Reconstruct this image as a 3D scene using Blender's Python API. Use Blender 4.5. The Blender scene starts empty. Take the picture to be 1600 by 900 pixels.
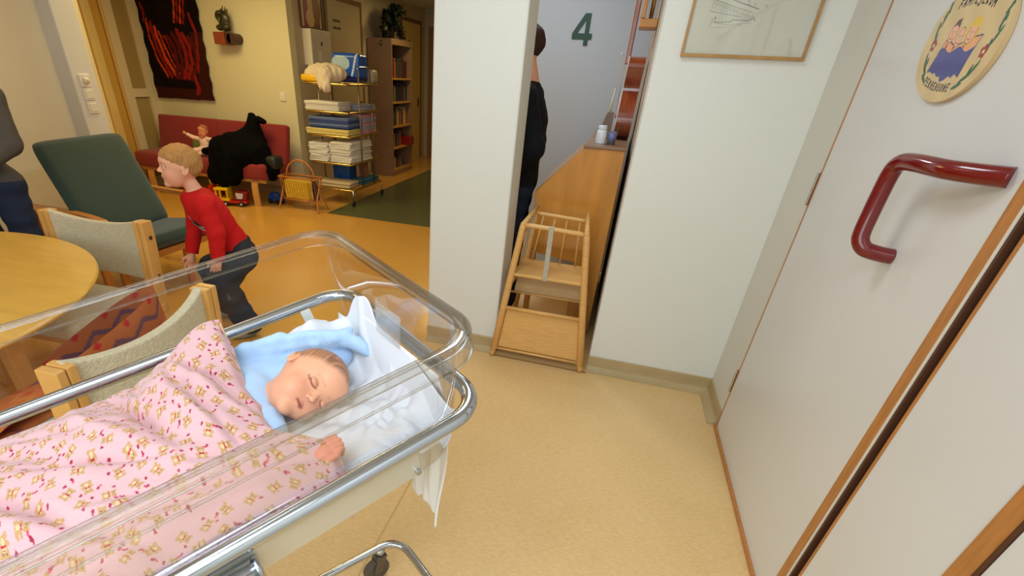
import bpy, bmesh, math, random
import numpy as np
from mathutils import Vector, Matrix, Euler

SC = bpy.context.scene
COL = SC.collection
V = Vector
A = np.array
random.seed(4)
RNG = np.random.default_rng(4)

# ------------------------------------------------------------------ camera
RIGHT = V((0.95291948, 0.29931806, 0.04850952))
DOWN = V((0.19301535, -0.47538106, -0.85834604))
FWD = V((-0.23385796, 0.82729774, -0.51077285))
cd = bpy.data.cameras.new('camera')
cam = bpy.data.objects.new('camera', cd)
COL.objects.link(cam)
cam.matrix_world = Matrix(((RIGHT.x, -DOWN.x, -FWD.x, 0), (RIGHT.y, -DOWN.y, -FWD.y, 0),
                           (RIGHT.z, -DOWN.z, -FWD.z, 1.6), (0, 0, 0, 1)))
cd.sensor_width = 36
cd.lens = 744.234 / 1600 * 36
cd.shift_x = (800 - 713.80) / 1600
cd.shift_y = (561.50 - 450) / 1600
cd.clip_start = 0.02
SC.camera = cam

# ------------------------------------------------------------------ world, lights, exposure
w = bpy.data.worlds.new('world'); SC.world = w
w.use_nodes = True
w.node_tree.nodes['Background'].inputs[0].default_value = (0.9, 0.93, 1.0, 1)
w.node_tree.nodes['Background'].inputs[1].default_value = 0.25
SC.view_settings.view_transform = 'Standard'
SC.view_settings.look = 'None'
SC.view_settings.exposure = 0.06
SC.view_settings.gamma = 1.0
SC.view_settings.use_curve_mapping = False


def area(name, loc, size, power, col, rot=(0, 0, 0), size_y=None, spread=math.pi):
    l = bpy.data.lights.new(name, 'AREA')
    l.energy = power; l.color = col; l.size = size
    if size_y:
        l.shape = 'RECTANGLE'; l.size_y = size_y
    l.spread = spread
    o = bpy.data.objects.new(name, l)
    o.location = loc; o.rotation_euler = rot
    COL.objects.link(o)
    return o


area('ceiling_panel_light', (-0.25, -0.65, 2.66), 1.4, 40, (0.77, 0.89, 1.0), size_y=0.8)
area('door_panel_light', (-0.45, 1.75, 2.66), 0.6, 13, (0.76, 0.89, 1.0), size_y=0.6)
area('window_light', (-1.2, -1.35, 1.7), 2.2, 30, (0.77, 0.89, 1.0), rot=(math.radians(80), 0, 0), size_y=1.5)
area('table_room_light', (-2.7, 1.9, 2.66), 1.0, 8, (1.0, 0.88, 0.66))
area('lounge_light', (-4.35, 4.7, 2.66), 0.8, 31, (1.0, 0.81, 0.38))
area('floor_fill_light', (-2.6, 3.7, 2.66), 0.8, 16, (1.0, 0.78, 0.36))  # added warm fill that keeps the left room floor golden
area('corridor_light', (-2.9, 8.3, 2.66), 0.5, 14, (1.0, 0.74, 0.30))
area('hallway_light', (-0.75, 3.75, 2.66), 0.4, 15, (0.78, 0.89, 1.0))

# ------------------------------------------------------------------ materials
MATS = {}


def srgb(r, g, b):
    f = lambda c: (c / 255 / 12.92) if c / 255 <= 0.04045 else ((c / 255 + 0.055) / 1.055) ** 2.4
    return (f(r), f(g), f(b), 1)


def mat(name, col, rough=0.6, metal=0.0, spec=0.5, var=0.0, vscale=8.0, bump=0.0, bscale=60.0, stretch=(1, 1, 1),
        coat=0.0, alpha=None, sheen=0.0, sss=0.0):
    if name in MATS: return MATS[name]
    m = bpy.data.materials.new(name); m.use_nodes = True
    nt = m.node_tree; n = nt.nodes; p = n['Principled BSDF']
    c = srgb(*col)
    p.inputs['Base Color'].default_value = c
    p.inputs['Roughness'].default_value = rough
    p.inputs['Metallic'].default_value = metal
    p.inputs['Specular IOR Level'].default_value = spec
    if coat: p.inputs['Coat Weight'].default_value = coat; p.inputs['Coat Roughness'].default_value = 0.08
    if sheen: p.inputs['Sheen Weight'].default_value = sheen
    if sss:
        p.inputs['Subsurface Weight'].default_value = sss
        p.inputs['Subsurface Radius'].default_value = (0.02, 0.008, 0.004)
        p.inputs['Subsurface Scale'].default_value = 0.3
    if alpha: p.inputs['Alpha'].default_value = alpha
    if var or bump:
        tc = n.new('ShaderNodeTexCoord'); mp = n.new('ShaderNodeMapping')
        mp.inputs['Scale'].default_value = stretch
        nt.links.new(tc.outputs['Object'], mp.inputs['Vector'])
    if var:
        no = n.new('ShaderNodeTexNoise'); no.inputs['Scale'].default_value = vscale; no.inputs['Detail'].default_value = 5
        nt.links.new(mp.outputs[0], no.inputs['Vector'])
        rp = n.new('ShaderNodeValToRGB')
        rp.color_ramp.elements[0].position = 0.3; rp.color_ramp.elements[1].position = 0.7
        rp.color_ramp.elements[0].color = (c[0] * (1 - var), c[1] * (1 - var), c[2] * (1 - var * 1.15), 1)
        rp.color_ramp.elements[1].color = (min(1, c[0] * (1 + var)), min(1, c[1] * (1 + var)), min(1, c[2] * (1 + var)), 1)
        nt.links.new(no.outputs['Fac'], rp.inputs[0])
        nt.links.new(rp.outputs[0], p.inputs['Base Color'])
    if bump:
        nb = n.new('ShaderNodeTexNoise'); nb.inputs['Scale'].default_value = bscale; nb.inputs['Detail'].default_value = 3
        nt.links.new(mp.outputs[0], nb.inputs['Vector'])
        bp = n.new('ShaderNodeBump'); bp.inputs['Strength'].default_value = bump; bp.inputs['Distance'].default_value = 0.01
        nt.links.new(nb.outputs['Fac'], bp.inputs['Height'])
        nt.links.new(bp.outputs[0], p.inputs['Normal'])
    MATS[name] = m
    return m


def vcol_mat(name, rough=0.6, spec=0.4, sheen=0.0, bump=0.0, bscale=400, coat=0.0, sss=0.0):
    if name in MATS: return MATS[name]
    m = bpy.data.materials.new(name); m.use_nodes = True
    nt = m.node_tree; p = nt.nodes['Principled BSDF']
    a = nt.nodes.new('ShaderNodeVertexColor'); a.layer_name = 'Col'
    nt.links.new(a.outputs['Color'], p.inputs['Base Color'])
    p.inputs['Roughness'].default_value = rough
    p.inputs['Specular IOR Level'].default_value = spec
    if sheen: p.inputs['Sheen Weight'].default_value = sheen
    if coat: p.inputs['Coat Weight'].default_value = coat; p.inputs['Coat Roughness'].default_value = 0.1
    if sss:
        p.inputs['Subsurface Weight'].default_value = sss
        p.inputs['Subsurface Radius'].default_value = (0.02, 0.008, 0.004)
        p.inputs['Subsurface Scale'].default_value = 0.3
    if bump:
        tc = nt.nodes.new('ShaderNodeTexCoord')
        nb = nt.nodes.new('ShaderNodeTexNoise'); nb.inputs['Scale'].default_value = bscale
        nt.links.new(tc.outputs['Object'], nb.inputs['Vector'])
        bp = nt.nodes.new('ShaderNodeBump'); bp.inputs['Strength'].default_value = bump; bp.inputs['Distance'].default_value = 0.003
        nt.links.new(nb.outputs['Fac'], bp.inputs['Height']); nt.links.new(bp.outputs[0], p.inputs['Normal'])
    MATS[name] = m
    return m


def clear_mat(name, tint=(1, 1, 1), refl=1.0, haze=0.0, ior=1.5):
    """clear acrylic: see-through sheet that mirrors more at grazing angles"""
    if name in MATS: return MATS[name]
    m = bpy.data.materials.new(name); m.use_nodes = True
    nt = m.node_tree; n = nt.nodes; n.remove(n['Principled BSDF'])
    out = n['Material Output']
    tr = n.new('ShaderNodeBsdfTransparent'); tr.inputs[0].default_value = (*tint, 1)
    gl = n.new('ShaderNodeBsdfGlossy'); gl.inputs['Roughness'].default_value = 0.04
    fr = n.new('ShaderNodeFresnel'); fr.inputs[0].default_value = ior
    mu = n.new('ShaderNodeMath'); mu.operation = 'MULTIPLY'; mu.inputs[1].default_value = refl; mu.use_clamp = True
    mx = n.new('ShaderNodeMixShader')
    nt.links.new(fr.outputs[0], mu.inputs[0]); nt.links.new(mu.outputs[0], mx.inputs[0])
    nt.links.new(tr.outputs[0], mx.inputs[1]); nt.links.new(gl.outputs[0], mx.inputs[2])
    last = mx
    if haze:
        df = n.new('ShaderNodeBsdfDiffuse'); df.inputs[0].default_value = (0.9, 0.9, 0.9, 1)
        m2 = n.new('ShaderNodeMixShader'); m2.inputs[0].default_value = haze
        nt.links.new(mx.outputs[0], m2.inputs[1]); nt.links.new(df.outputs[0], m2.inputs[2]); last = m2
    nt.links.new(last.outputs[0], out.inputs[0])
    MATS[name] = m
    return m


# ------------------------------------------------------------------ object helpers
BASE = {}


def root(name, loc, label, cat, group=None):
    o = bpy.data.objects.new(name, None); COL.objects.link(o)
    o.empty_display_size = 0.1
    o.location = loc
    o['label'] = label; o['category'] = cat
    if group: o['group'] = group
    BASE[o.name] = V(loc)
    return o


def make(name, verts, faces, m, parent=None, smooth=False, cols=None, label=None, cat=None, group=None, kind=None,
         solid=0.0, bevel=0.0, sub=0):
    verts = [V(v) for v in verts]
    if parent is not None:
        b = BASE[parent.name]
    else:
        lo = V([min(v[i] for v in verts) for i in range(3)]); hi = V([max(v[i] for v in verts) for i in range(3)])
        b = V(((lo.x + hi.x) / 2, (lo.y + hi.y) / 2, lo.z))
    me = bpy.data.meshes.new(name)
    me.from_pydata([tuple(v - b) for v in verts], [], [tuple(int(i) for i in f) for f in faces])
    me.update()
    me.materials.append(m)
    if smooth: me.polygons.foreach_set('use_smooth', [True] * len(me.polygons))
    if cols is not None:
        ca = me.color_attributes.new('Col', 'FLOAT_COLOR', 'POINT')
        c = np.ones((len(verts), 4), dtype=np.float32); c[:, :3] = cols
        ca.data.foreach_set('color', c.ravel())
    o = bpy.data.objects.new(name, me); COL.objects.link(o)
    if parent is not None:
        o.parent = parent
        BASE[o.name] = b
    else:
        o.location = b
        BASE[o.name] = b
    if label: o['label'] = label
    if cat: o['category'] = cat
    if group: o['group'] = group
    if kind: o['kind'] = kind
    if solid:
        md = o.modifiers.new('solid', 'SOLIDIFY'); md.thickness = solid; md.offset = 0
    if bevel:
        md = o.modifiers.new('bevel', 'BEVEL'); md.width = bevel; md.segments = 3; md.limit_method = 'ANGLE'
        md.angle_limit = math.radians(40)
    if sub:
        md = o.modifiers.new('sub', 'SUBSURF'); md.levels = sub; md.render_levels = sub
    return o


class G:
    """collects shapes into one mesh"""
    def __init__(s): s.v = []; s.f = []

    def add(s, v, f):
        k = len(s.v); s.v += [V(x) for x in v]; s.f += [tuple(i + k for i in q) for q in f]; return s

    def box(s, lo, hi, M=None):
        x0, y0, z0 = lo; x1, y1, z1 = hi
        v = [V(p) for p in ((x0, y0, z0), (x1, y0, z0), (x1, y1, z0), (x0, y1, z0), (x0, y0, z1), (x1, y0, z1), (x1, y1, z1), (x0, y1, z1))]
        if M is not None: v = [M @ p for p in v]
        return s.add(v, [(0, 3, 2, 1), (4, 5, 6, 7), (0, 1, 5, 4), (1, 2, 6, 5), (2, 3, 7, 6), (3, 0, 4, 7)])

    def rbox(s, lo, hi, r, M=None, seg=3):
        bm = bmesh.new()
        bmesh.ops.create_cube(bm, size=1)
        for v in bm.verts:
            v.co = V([lo[i] + (v.co[i] + 0.5) * (hi[i] - lo[i]) for i in range(3)])
        r = min(r, min(hi[i] - lo[i] for i in range(3)) * 0.49)
        bmesh.ops.bevel(bm, geom=bm.edges[:], offset=r, segments=seg, affect='EDGES', profile=0.5)
        vs = [v.co.copy() for v in bm.verts]
        if M is not None: vs = [M @ p for p in vs]
        bm.verts.index_update()
        s.add(vs, [tuple(v.index for v in f.verts) for f in bm.faces]); bm.free(); return s

    def tube(s, pts, r, seg=12, closed=False, cap=True, flat=1.0, up=None):
        pts = [V(p) for p in pts]; n = len(pts)
        rs = r if hasattr(r, '__len__') else [r] * n
        rings = []; prev = None
        for i in range(n):
            if closed: t = pts[(i + 1) % n] - pts[i - 1]
            else: t = pts[min(i + 1, n - 1)] - pts[max(i - 1, 0)]
            t.normalize()
            if up is not None: a = V(up) - t * V(up).dot(t)
            elif prev is None:
                a = V((0, 0, 1)) if abs(t.z) < 0.9 else V((1, 0, 0)); a = a - t * a.dot(t)
            else: a = prev - t * prev.dot(t)
            a.normalize(); prev = a; b = t.cross(a)
            rings.append([pts[i] + (a * math.cos(q) + b * math.sin(q) * flat) * rs[i] for q in [2 * math.pi * k / seg for k in range(seg)]])
        v = [p for rg in rings for p in rg]; f = []
        for i in range(n if closed else n - 1):
            j = (i + 1) % n
            for k in range(seg):
                k2 = (k + 1) % seg
                f.append((i * seg + k, i * seg + k2, j * seg + k2, j * seg + k))
        if cap and not closed:
            f.append(tuple(range(seg))[::-1]); f.append(tuple((n - 1) * seg + k for k in range(seg)))
        return s.add(v, f)

    def lathe(s, prof, c=(0, 0, 0), seg=24, M=None):
        v = []; f = []; n = len(prof)
        for (r, z) in prof:
            for k in range(seg):
                q = 2 * math.pi * k / seg
                p = V((r * math.cos(q), r * math.sin(q), z))
                if M is not None: p = M @ p
                v.append(p + V(c))
        for i in range(n - 1):
            for k in range(seg):
                k2 = (k + 1) % seg
                f.append((i * seg + k, i * seg + k2, (i + 1) * seg + k2, (i + 1) * seg + k))
        f.append(tuple(range(seg))[::-1]); f.append(tuple((n - 1) * seg + k for k in range(seg)))
        return s.add(v, f)

    def prism(s, poly, fn, t0, t1):
        """poly 2D list, fn(a,b,t)->3D"""
        n = len(poly)
        v = [fn(a, b, t0) for a, b in poly] + [fn(a, b, t1) for a, b in poly]
        f = [tuple(range(n))[::-1], tuple(range(n, 2 * n))] + [(i, (i + 1) % n, n + (i + 1) % n, n + i) for i in range(n)]
        return s.add(v, f)

    def bar(s, p, q, w, h, up=(0, 0, 1)):
        p = V(p); q = V(q); t = (q - p).normalized(); u = V(up); u = (u - t * u.dot(t)).normalized(); b = t.cross(u)
        v = [o + b * (x * w / 2) + u * (y * h / 2) for o in (p, q) for x, y in ((-1, -1), (1, -1), (1, 1), (-1, 1))]
        return s.add(v, [(3, 2, 1, 0), (4, 5, 6, 7), (0, 1, 5, 4), (1, 2, 6, 5), (2, 3, 7, 6), (3, 0, 4, 7)])

    def obj(s, name, m, parent=None, **k):
        return make(name, s.v, s.f, m, parent, **k)


def copy_tree(o, parent=None):
    c = o.copy(); COL.objects.link(c); c.parent = parent
    for ch in list(o.children): copy_tree(ch, c)
    return c


def arc(c, r, a0, a1, n, ax=(1, 0, 0), ay=(0, 0, 1)):
    c = V(c); ax = V(ax); ay = V(ay)
    return [c + ax * (r * math.cos(a0 + (a1 - a0) * i / n)) + ay * (r * math.sin(a0 + (a1 - a0) * i / n)) for i in range(n + 1)]


def smooth_path(pts, n=8):
    pts = [V(p) for p in pts]; out = []
    P = [pts[0]] + pts + [pts[-1]]
    for i in range(1, len(P) - 2):
        for k in range(n):
            t = k / n
            a, b, c, d = P[i - 1], P[i], P[i + 1], P[i + 2]
            out.append(0.5 * ((2 * b) + (c - a) * t + (2 * a - 5 * b + 4 * c - d) * t * t + (3 * b - a - 3 * c + d) * t ** 3))
    out.append(pts[-1])
    return out


# ------------------------------------------------------------------ SDF + surface nets
def cap_(P, a, b, ra, rb):
    a = A(a, float); b = A(b, float); ba = b - a
    t = np.clip(((P - a) @ ba) / (ba @ ba + 1e-12), 0, 1)
    return np.linalg.norm(P - a - t[..., None] * ba, axis=-1) - (ra + (rb - ra) * t)


def ell_(P, c, r, R=None):
    q = P - A(c, float)
    if R is not None: q = q @ R          # R columns = local axes in world
    r = A(r, float)
    k0 = np.linalg.norm(q / r, axis=-1); k1 = np.linalg.norm(q / (r * r), axis=-1)
    return k0 * (k0 - 1.0) / np.maximum(k1, 1e-9)


def smin(a, b, k):
    h = np.clip(0.5 + 0.5 * (b - a) / k, 0, 1)
    return b * (1 - h) + a * h - k * h * (1 - h)


def smax(a, b, k): return -smin(-a, -b, k)


def surfnet(fn, lo, hi, res):
    lo = A(lo, float); hi = A(hi, float)
    n = np.ceil((hi - lo) / res).astype(int) + 1
    X, Y, Z = np.meshgrid(*[lo[i] + np.arange(n[i]) * res for i in range(3)], indexing='ij')
    P = np.stack([X, Y, Z], -1)
    D = np.empty(P.shape[:3])
    for i in range(0, n[0], 16): D[i:i + 16] = fn(P[i:i + 16])
    s = D < 0
    cnt = np.zeros(n - 1, int); acc = np.zeros((*(n - 1), 3))
    cor = [(a, b, c) for a in (0, 1) for b in (0, 1) for c in (0, 1)]
    sl = lambda arr, c: arr[c[0]:c[0] + n[0] - 1, c[1]:c[1] + n[1] - 1, c[2]:c[2] + n[2] - 1]
    for i, c in enumerate(cor):
        for ax in range(3):
            if c[ax] == 0:
                d = list(c); d[ax] = 1; d = tuple(d)
                a = sl(D, c); b = sl(D, d); cr = (a < 0) != (b < 0)
                t = np.where(cr, a / np.where(cr, a - b, 1), 0)
                p = np.stack([np.full(a.shape, float(c[k])) for k in range(3)], -1); p[..., ax] += t
                acc += np.where(cr[..., None], p, 0); cnt += cr
    act = cnt > 0
    idx = -np.ones(act.shape, int); idx[act] = np.arange(act.sum())
    ijk = np.argwhere(act)
    verts = lo + (ijk + acc[act] / cnt[act][:, None]) * res
    faces = []
    for ax in range(3):
        u, v = (ax + 1) % 3, (ax + 2) % 3
        a = [slice(None)] * 3; b = [slice(None)] * 3
        a[ax] = slice(0, -1); b[ax] = slice(1, None)
        cr = s[tuple(a)] != s[tuple(b)]
        e = np.argwhere(cr)
        ok = (e[:, u] > 0) & (e[:, v] > 0) & (e[:, u] < n[u] - 1) & (e[:, v] < n[v] - 1)
        e = e[ok]
        inside = s[e[:, 0], e[:, 1], e[:, 2]]
        q = []
        for du, dv in ((-1, -1), (0, -1), (0, 0), (-1, 0)):
            c = e.copy(); c[:, u] += du; c[:, v] += dv
            q.append(idx[c[:, 0], c[:, 1], c[:, 2]])
        q = np.stack(q, 1)
        q[~inside] = q[~inside][:, ::-1]
        faces.append(q)
    return verts, np.concatenate(faces)


def sdf_obj(name, fn, lo, hi, res, m, parent=None, colfn=None, xf=None, **k):
    v, f = surfnet(fn, lo, hi, res)
    cols = colfn(v) if colfn else None
    if xf is not None: v = xf(v)
    return make(name, v.tolist(), f.tolist(), m, parent, smooth=True, cols=cols, **k)


def noise3(P, s, seed=0):
    """cheap smooth pseudo noise from sines"""
    r = np.random.default_rng(seed); o = 0
    for i in range(6):
        k = r.normal(size=3) * s * (1 + i * 0.35); o = o + np.sin(P @ k + r.uniform(0, 6.28)) / (1 + i * 0.3)
    return o / 3.2


def lin(r, g, b): return A(srgb(r, g, b)[:3])


# ------------------------------------------------------------------ common materials
M_wall = mat('wall_paint', (226, 226, 218), 0.75, bump=0.12, bscale=180)
M_door = mat('door_laminate', (216, 215, 212), 0.28, spec=0.5, var=0.012, vscale=3)
M_yellowwall = mat('wall_yellow_paint', (222, 212, 168), 0.7, bump=0.05)
M_greywall = mat('corridor_wall_paint', (196, 180, 150), 0.75)
M_bluewall = mat('hallway_wall_paint', (176, 182, 188), 0.6)
M_ceil = mat('ceiling_paint', (225, 222, 212), 0.9)
M_base = mat('baseboard_vinyl', (182, 160, 118), 0.5, var=0.08, vscale=6, stretch=(1, 1, 4))
M_wood = mat('birch_wood', (219, 168, 98), 0.38, var=0.10, vscale=9, stretch=(2, 2, 14))
M_woodx = mat('birch_wood_across', (221, 172, 100), 0.35, var=0.09, vscale=7, stretch=(2, 14, 14))
M_woodtrim = mat('orange_wood_trim', (180, 120, 62), 0.4, var=0.16, vscale=9, stretch=(8, 8, 1))
M_darkgap = mat('dark_gap', (82, 48, 28), 0.6)
M_chrome = mat('chrome', (192, 199, 210), 0.12, metal=1.0)
M_brass = mat('brassy_steel', (220, 190, 120), 0.2, metal=1.0)
M_steel = mat('painted_steel_cream', (205, 198, 180), 0.3, metal=0.35)
M_red = mat('red_handle_plastic', (112, 8, 16), 0.16, spec=0.5, coat=0.5)
M_green = mat('green_wool', (26, 52, 44), 0.9, sheen=0.3, bump=0.25, bscale=500, var=0.08, vscale=40)
M_redwool = mat('red_wool', (140, 34, 30), 0.9, sheen=0.2, bump=0.25, bscale=500, var=0.08, vscale=40)
M_white = mat('white_cotton', (238, 238, 236), 0.85, bump=0.1, bscale=300)
M_black = mat('black_cloth', (8, 8, 9), 0.95, spec=0.08, bump=0.3, bscale=120)
M_switch = mat('switch_plastic', (232, 226, 212), 0.35)
M_rubber = mat('black_rubber', (26, 26, 28), 0.6)

# ==================================================================== STRUCTURE
def floor_mat(name, c1, c2, rough):
    m = bpy.data.materials.new(name); m.use_nodes = True
    nt = m.node_tree; n = nt.nodes; p = n['Principled BSDF']
    tc = n.new('ShaderNodeTexCoord'); mp = n.new('ShaderNodeMapping'); mp.inputs['Scale'].default_value = (38, 130, 1)
    no = n.new('ShaderNodeTexNoise'); no.inputs['Scale'].default_value = 1.0; no.inputs['Detail'].default_value = 7; no.inputs['Roughness'].default_value = 0.7
    n2 = n.new('ShaderNodeTexNoise'); n2.inputs['Scale'].default_value = 2.5; n2.inputs['Detail'].default_value = 3
    rp = n.new('ShaderNodeValToRGB'); rp.color_ramp.elements[0].position = 0.28; rp.color_ramp.elements[1].position = 0.68
    rp.color_ramp.elements[0].color = srgb(*c1); rp.color_ramp.elements[1].color = srgb(*c2)
    mm = n.new('ShaderNodeMath'); mm.operation = 'MULTIPLY_ADD'; mm.inputs[1].default_value = 0.25; 
    nt.links.new(tc.outputs['Object'], mp.inputs['Vector']); nt.links.new(mp.outputs[0], no.inputs['Vector'])
    nt.links.new(tc.outputs['Object'], n2.inputs['Vector'])
    nt.links.new(n2.outputs['Fac'], mm.inputs[0]); 
    ms = n.new('ShaderNodeMath'); ms.operation = 'MULTIPLY'; ms.inputs[1].default_value = 0.75
    nt.links.new(no.outputs['Fac'], ms.inputs[0]); nt.links.new(ms.outputs[0], mm.inputs[2])
    nt.links.new(mm.outputs[0], rp.inputs[0]); nt.links.new(rp.outputs[0], p.inputs['Base Color'])
    p.inputs['Roughness'].default_value = rough
    return m


M_floor = floor_mat('linoleum_beige', (206, 168, 108), (234, 200, 144), 0.42)
M_floory = floor_mat('linoleum_yellow', (206, 150, 64), (222, 168, 80), 0.2)
M_floorg = floor_mat('linoleum_green', (82, 88, 56), (100, 104, 70), 0.25)


def struct(name, g, m, **k):
    return g.obj(name, m, kind='structure', **k)


g = G().box((-4.9, -1.5, -0.1), (0.95, 1.0, 0)).box((-1.02, 1.0, -0.1), (0.95, 2.86, 0)).box((-1.02, 2.86, -0.1), (0.2, 4.7, 0))
struct('floor', g, M_floor)
g = G().box((-6.6, 1.0, -0.1), (-1.02, 5.47, 0)).box((-6.6, 5.47, -0.1), (-3.4, 11.0, 0))
struct('floor', g, M_floory)
struct('floor', G().box((-3.4, 5.47, -0.1), (-0.9, 11.0, 0)), M_floorg)
struct('ceiling', G().box((-6.6, -1.5, 2.7), (0.95, 11, 2.8)), M_ceil)

g = G().rbox((0.09, 2.8, 0), (0.83, 3.08, 2.7), 0.006)
struct('wall_back', g, M_wall)
g = G().rbox((-1.017, 2.8, 0), (-0.53, 3.08, 2.7), 0.012)
struct('wall_pillar', g, M_wall)
struct('wall_hallway', G().box((-1.3, 4.72, 0), (0.3, 4.85, 2.7)), M_bluewall)
struct('wall_niche', G().box((0.092, 3.08, 0), (0.2, 4.72, 2.7)), mat('niche_wall_paint', (176, 158, 138), 0.7))
struct('wall_corridor_side', G().box((-1.3, 4.85, 0), (-1.2, 11, 2.7)), M_greywall)
struct('wall_lounge', G().box((-6.5, 6.17, 0), (-4.14, 6.3, 2.7)), M_yellowwall)
struct('wall_corridor', G().box((-4.3, 6.3, 0), (-4.14, 11, 2.7)), M_greywall)
struct('wall_end', G().box((-4.2, 10.9, 0), (-1.2, 11.0, 2.7)), M_greywall)
struct('wall_behind', G().box((-4.9, -1.6, 0), (0.95, -1.5, 2.7)), M_wall)
struct('wall_left', G().box((-4.9, -1.5, 0), (-4.76, 3.58, 2.7)), mat('left_wall_paint', (232, 222, 194), 0.8))
g = G().rbox((-4.9, 3.57, 0), (-4.6, 3.79, 2.7), 0.01)
struct('trim_1', g, mat('column_paint', (222, 220, 214), 0.6))
struct('wall_left_end', G().box((-6.5, 3.79, 0), (-4.66, 3.87, 2.7)), mat('left_end_paint', (224, 206, 160), 0.7))
struct('wall_right', G().box((0.826, 2.43, 0), (0.95, 2.82, 2.7)).box((0.88, -1.5, 0), (0.95, 2.43, 2.7)).box((0.822, -1.5, 2.12), (0.9, 2.43, 2.7)), mat('right_wall_paint', (214, 212, 202), 0.7))

# baseboards with a coved foot
def baseboard(name, p, q, nrm, h=0.1):
    p = V(p); q = V(q); n = V(nrm)
    prof = [(0, h), (0.006, h), (0.008, h - 0.004), (0.009, 0.032), (0.012, 0.024), (0.02, 0.016), (0.038, 0.006), (0.05, 0.003), (0.05, 0), (0, 0)]
    g = G(); v = []
    for o in (p, q):
        for a, b in prof: v.append(o + n * a + V((0, 0, b)))
    k = len(prof)
    f = [tuple(range(k)), tuple(range(k, 2 * k))[::-1]] + [(i, (i + 1) % k, k + (i + 1) % k, k + i) for i in range(k)]
    g.add(v, f)
    return struct(name, g, M_base)


baseboard('baseboard_back', (0.09, 2.8, 0), (0.826, 2.8, 0), (0, -1, 0))
baseboard('baseboard_pillar', (-1.017, 2.8, 0), (-0.53, 2.8, 0), (0, -1, 0))
baseboard('baseboard_right', (0.826, 2.8, 0), (0.826, 2.45, 0), (-1, 0, 0))
baseboard('baseboard_lounge', (-6.4, 6.17, 0), (-4.14, 6.17, 0), (0, -1, 0))
baseboard('baseboard_corridor', (-4.14, 6.17, 0), (-4.14, 10.9, 0), (1, 0, 0))
struct('trim_2', G().box((-0.53, 2.735, 0), (0.09, 2.75, 0.002)), mat('threshold_line', (150, 118, 70), 0.5))
struct('trim_3', G().box((-0.605, 0.2, 0), (-0.6, 1.6, 0.0012)), mat('floor_seam', (196, 162, 106), 0.5))

# ------------------------------------------------------------------ right-hand doors (structure with parts)
XD = 0.82
def door(name, y0, y1, z0=0.02, z1=2.1, t=0.045):
    g = G().box((XD, y0, z0), (XD + t, y1, z1))
    o = struct(name, g, M_door)
    return o


d1 = door('door_1', 1.347, 2.421)
G().box((XD - 0.001, 2.416, 0.02), (XD + 0.045, 2.43, 2.1)).obj('edge_strip', M_woodtrim, d1, label='thin wooden strip on the hinge edge')
G().box((XD - 0.002, 1.311, 0.02), (XD + 0.045, 1.347, 2.1)).obj('edge_strip', M_woodtrim, d1, label='wide wooden edge strip')
G().box((XD - 0.012, 1.311, 0.0), (XD + 0.03, 2.43, 0.02)).obj('bottom_strip', M_woodtrim, d1, label='wooden strip along the floor')
for zc in (1.265, 0.305):
    g = G().tube([(XD - 0.006, 2.433, zc - 0.066), (XD - 0.006, 2.433, zc + 0.066)], 0.0055)
    g.box((XD - 0.002, 2.433, zc - 0.066), (XD + 0.004, 2.443, zc + 0.066))
    g.tube([(XD - 0.006, 2.433, zc - 0.001), (XD - 0.006, 2.433, zc + 0.001)], 0.0065)
    g.obj('hinge', M_chrome, d1)
# red bent grab handle: lower mount, up along the door, then back to an upper mount
pts = [(0.82, 1.66, 1.212), (0.80, 1.662, 1.213), (0.775, 1.666, 1.216), (0.752, 1.672, 1.222), (0.738, 1.68, 1.238), (0.733, 1.686, 1.262),
       (0.733, 1.69, 1.32), (0.733, 1.69, 1.38), (0.733, 1.688, 1.42), (0.7335, 1.68, 1.446), (0.735, 1.662, 1.459), (0.738, 1.635, 1.464),
       (0.742, 1.58, 1.466), (0.748, 1.53, 1.466), (0.757, 1.49, 1.466), (0.772, 1.455, 1.467), (0.79, 1.425, 1.468), (0.806, 1.403, 1.469), (0.82, 1.386, 1.47)]
G().tube(smooth_path(pts, 5), 0.0220, seg=24).obj('door_handle', M_red, d1, smooth=True, label='glossy dark red bent grab handle')

struct('trim_4', G().box((XD + 0.0005, 1.3025, 0), (XD + 0.003, 1.3105, 2.1)), mat('white_jamb_edge', (222, 214, 200), 0.5))
struct('trim_8', G().box((XD + 0.0031, 1.294, 0), (XD + 0.05, 1.311, 2.1)), M_darkgap)
struct('trim_5', G().box((XD + 0.035, 1.2, 0), (XD + 0.06, 1.311, 2.1)), M_darkgap)
d2 = door('door_2', 0.91, 1.25)
G().box((XD - 0.001, 1.25, 0.02), (XD + 0.045, 1.261, 2.1)).obj('edge_strip', M_woodtrim, d2, label='narrow wooden edge strip')
G().box((XD - 0.004, 0.866, 0.02), (XD + 0.045, 0.908, 2.1)).obj('edge_strip', M_woodtrim, d2, label='wide wooden edge strip')
struct('trim_6', G().box((XD - 0.003, 0.857, 0), (XD + 0.05, 0.866, 2.1)), M_darkgap)
d3 = door('door_3', -0.4, 0.855)
G().box((XD - 0.0006, 0.79, 0.02), (XD + 0.001, 0.792, 2.1)).obj('groove', mat('groove_grey', (170, 160, 145), 0.6), d3)

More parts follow.
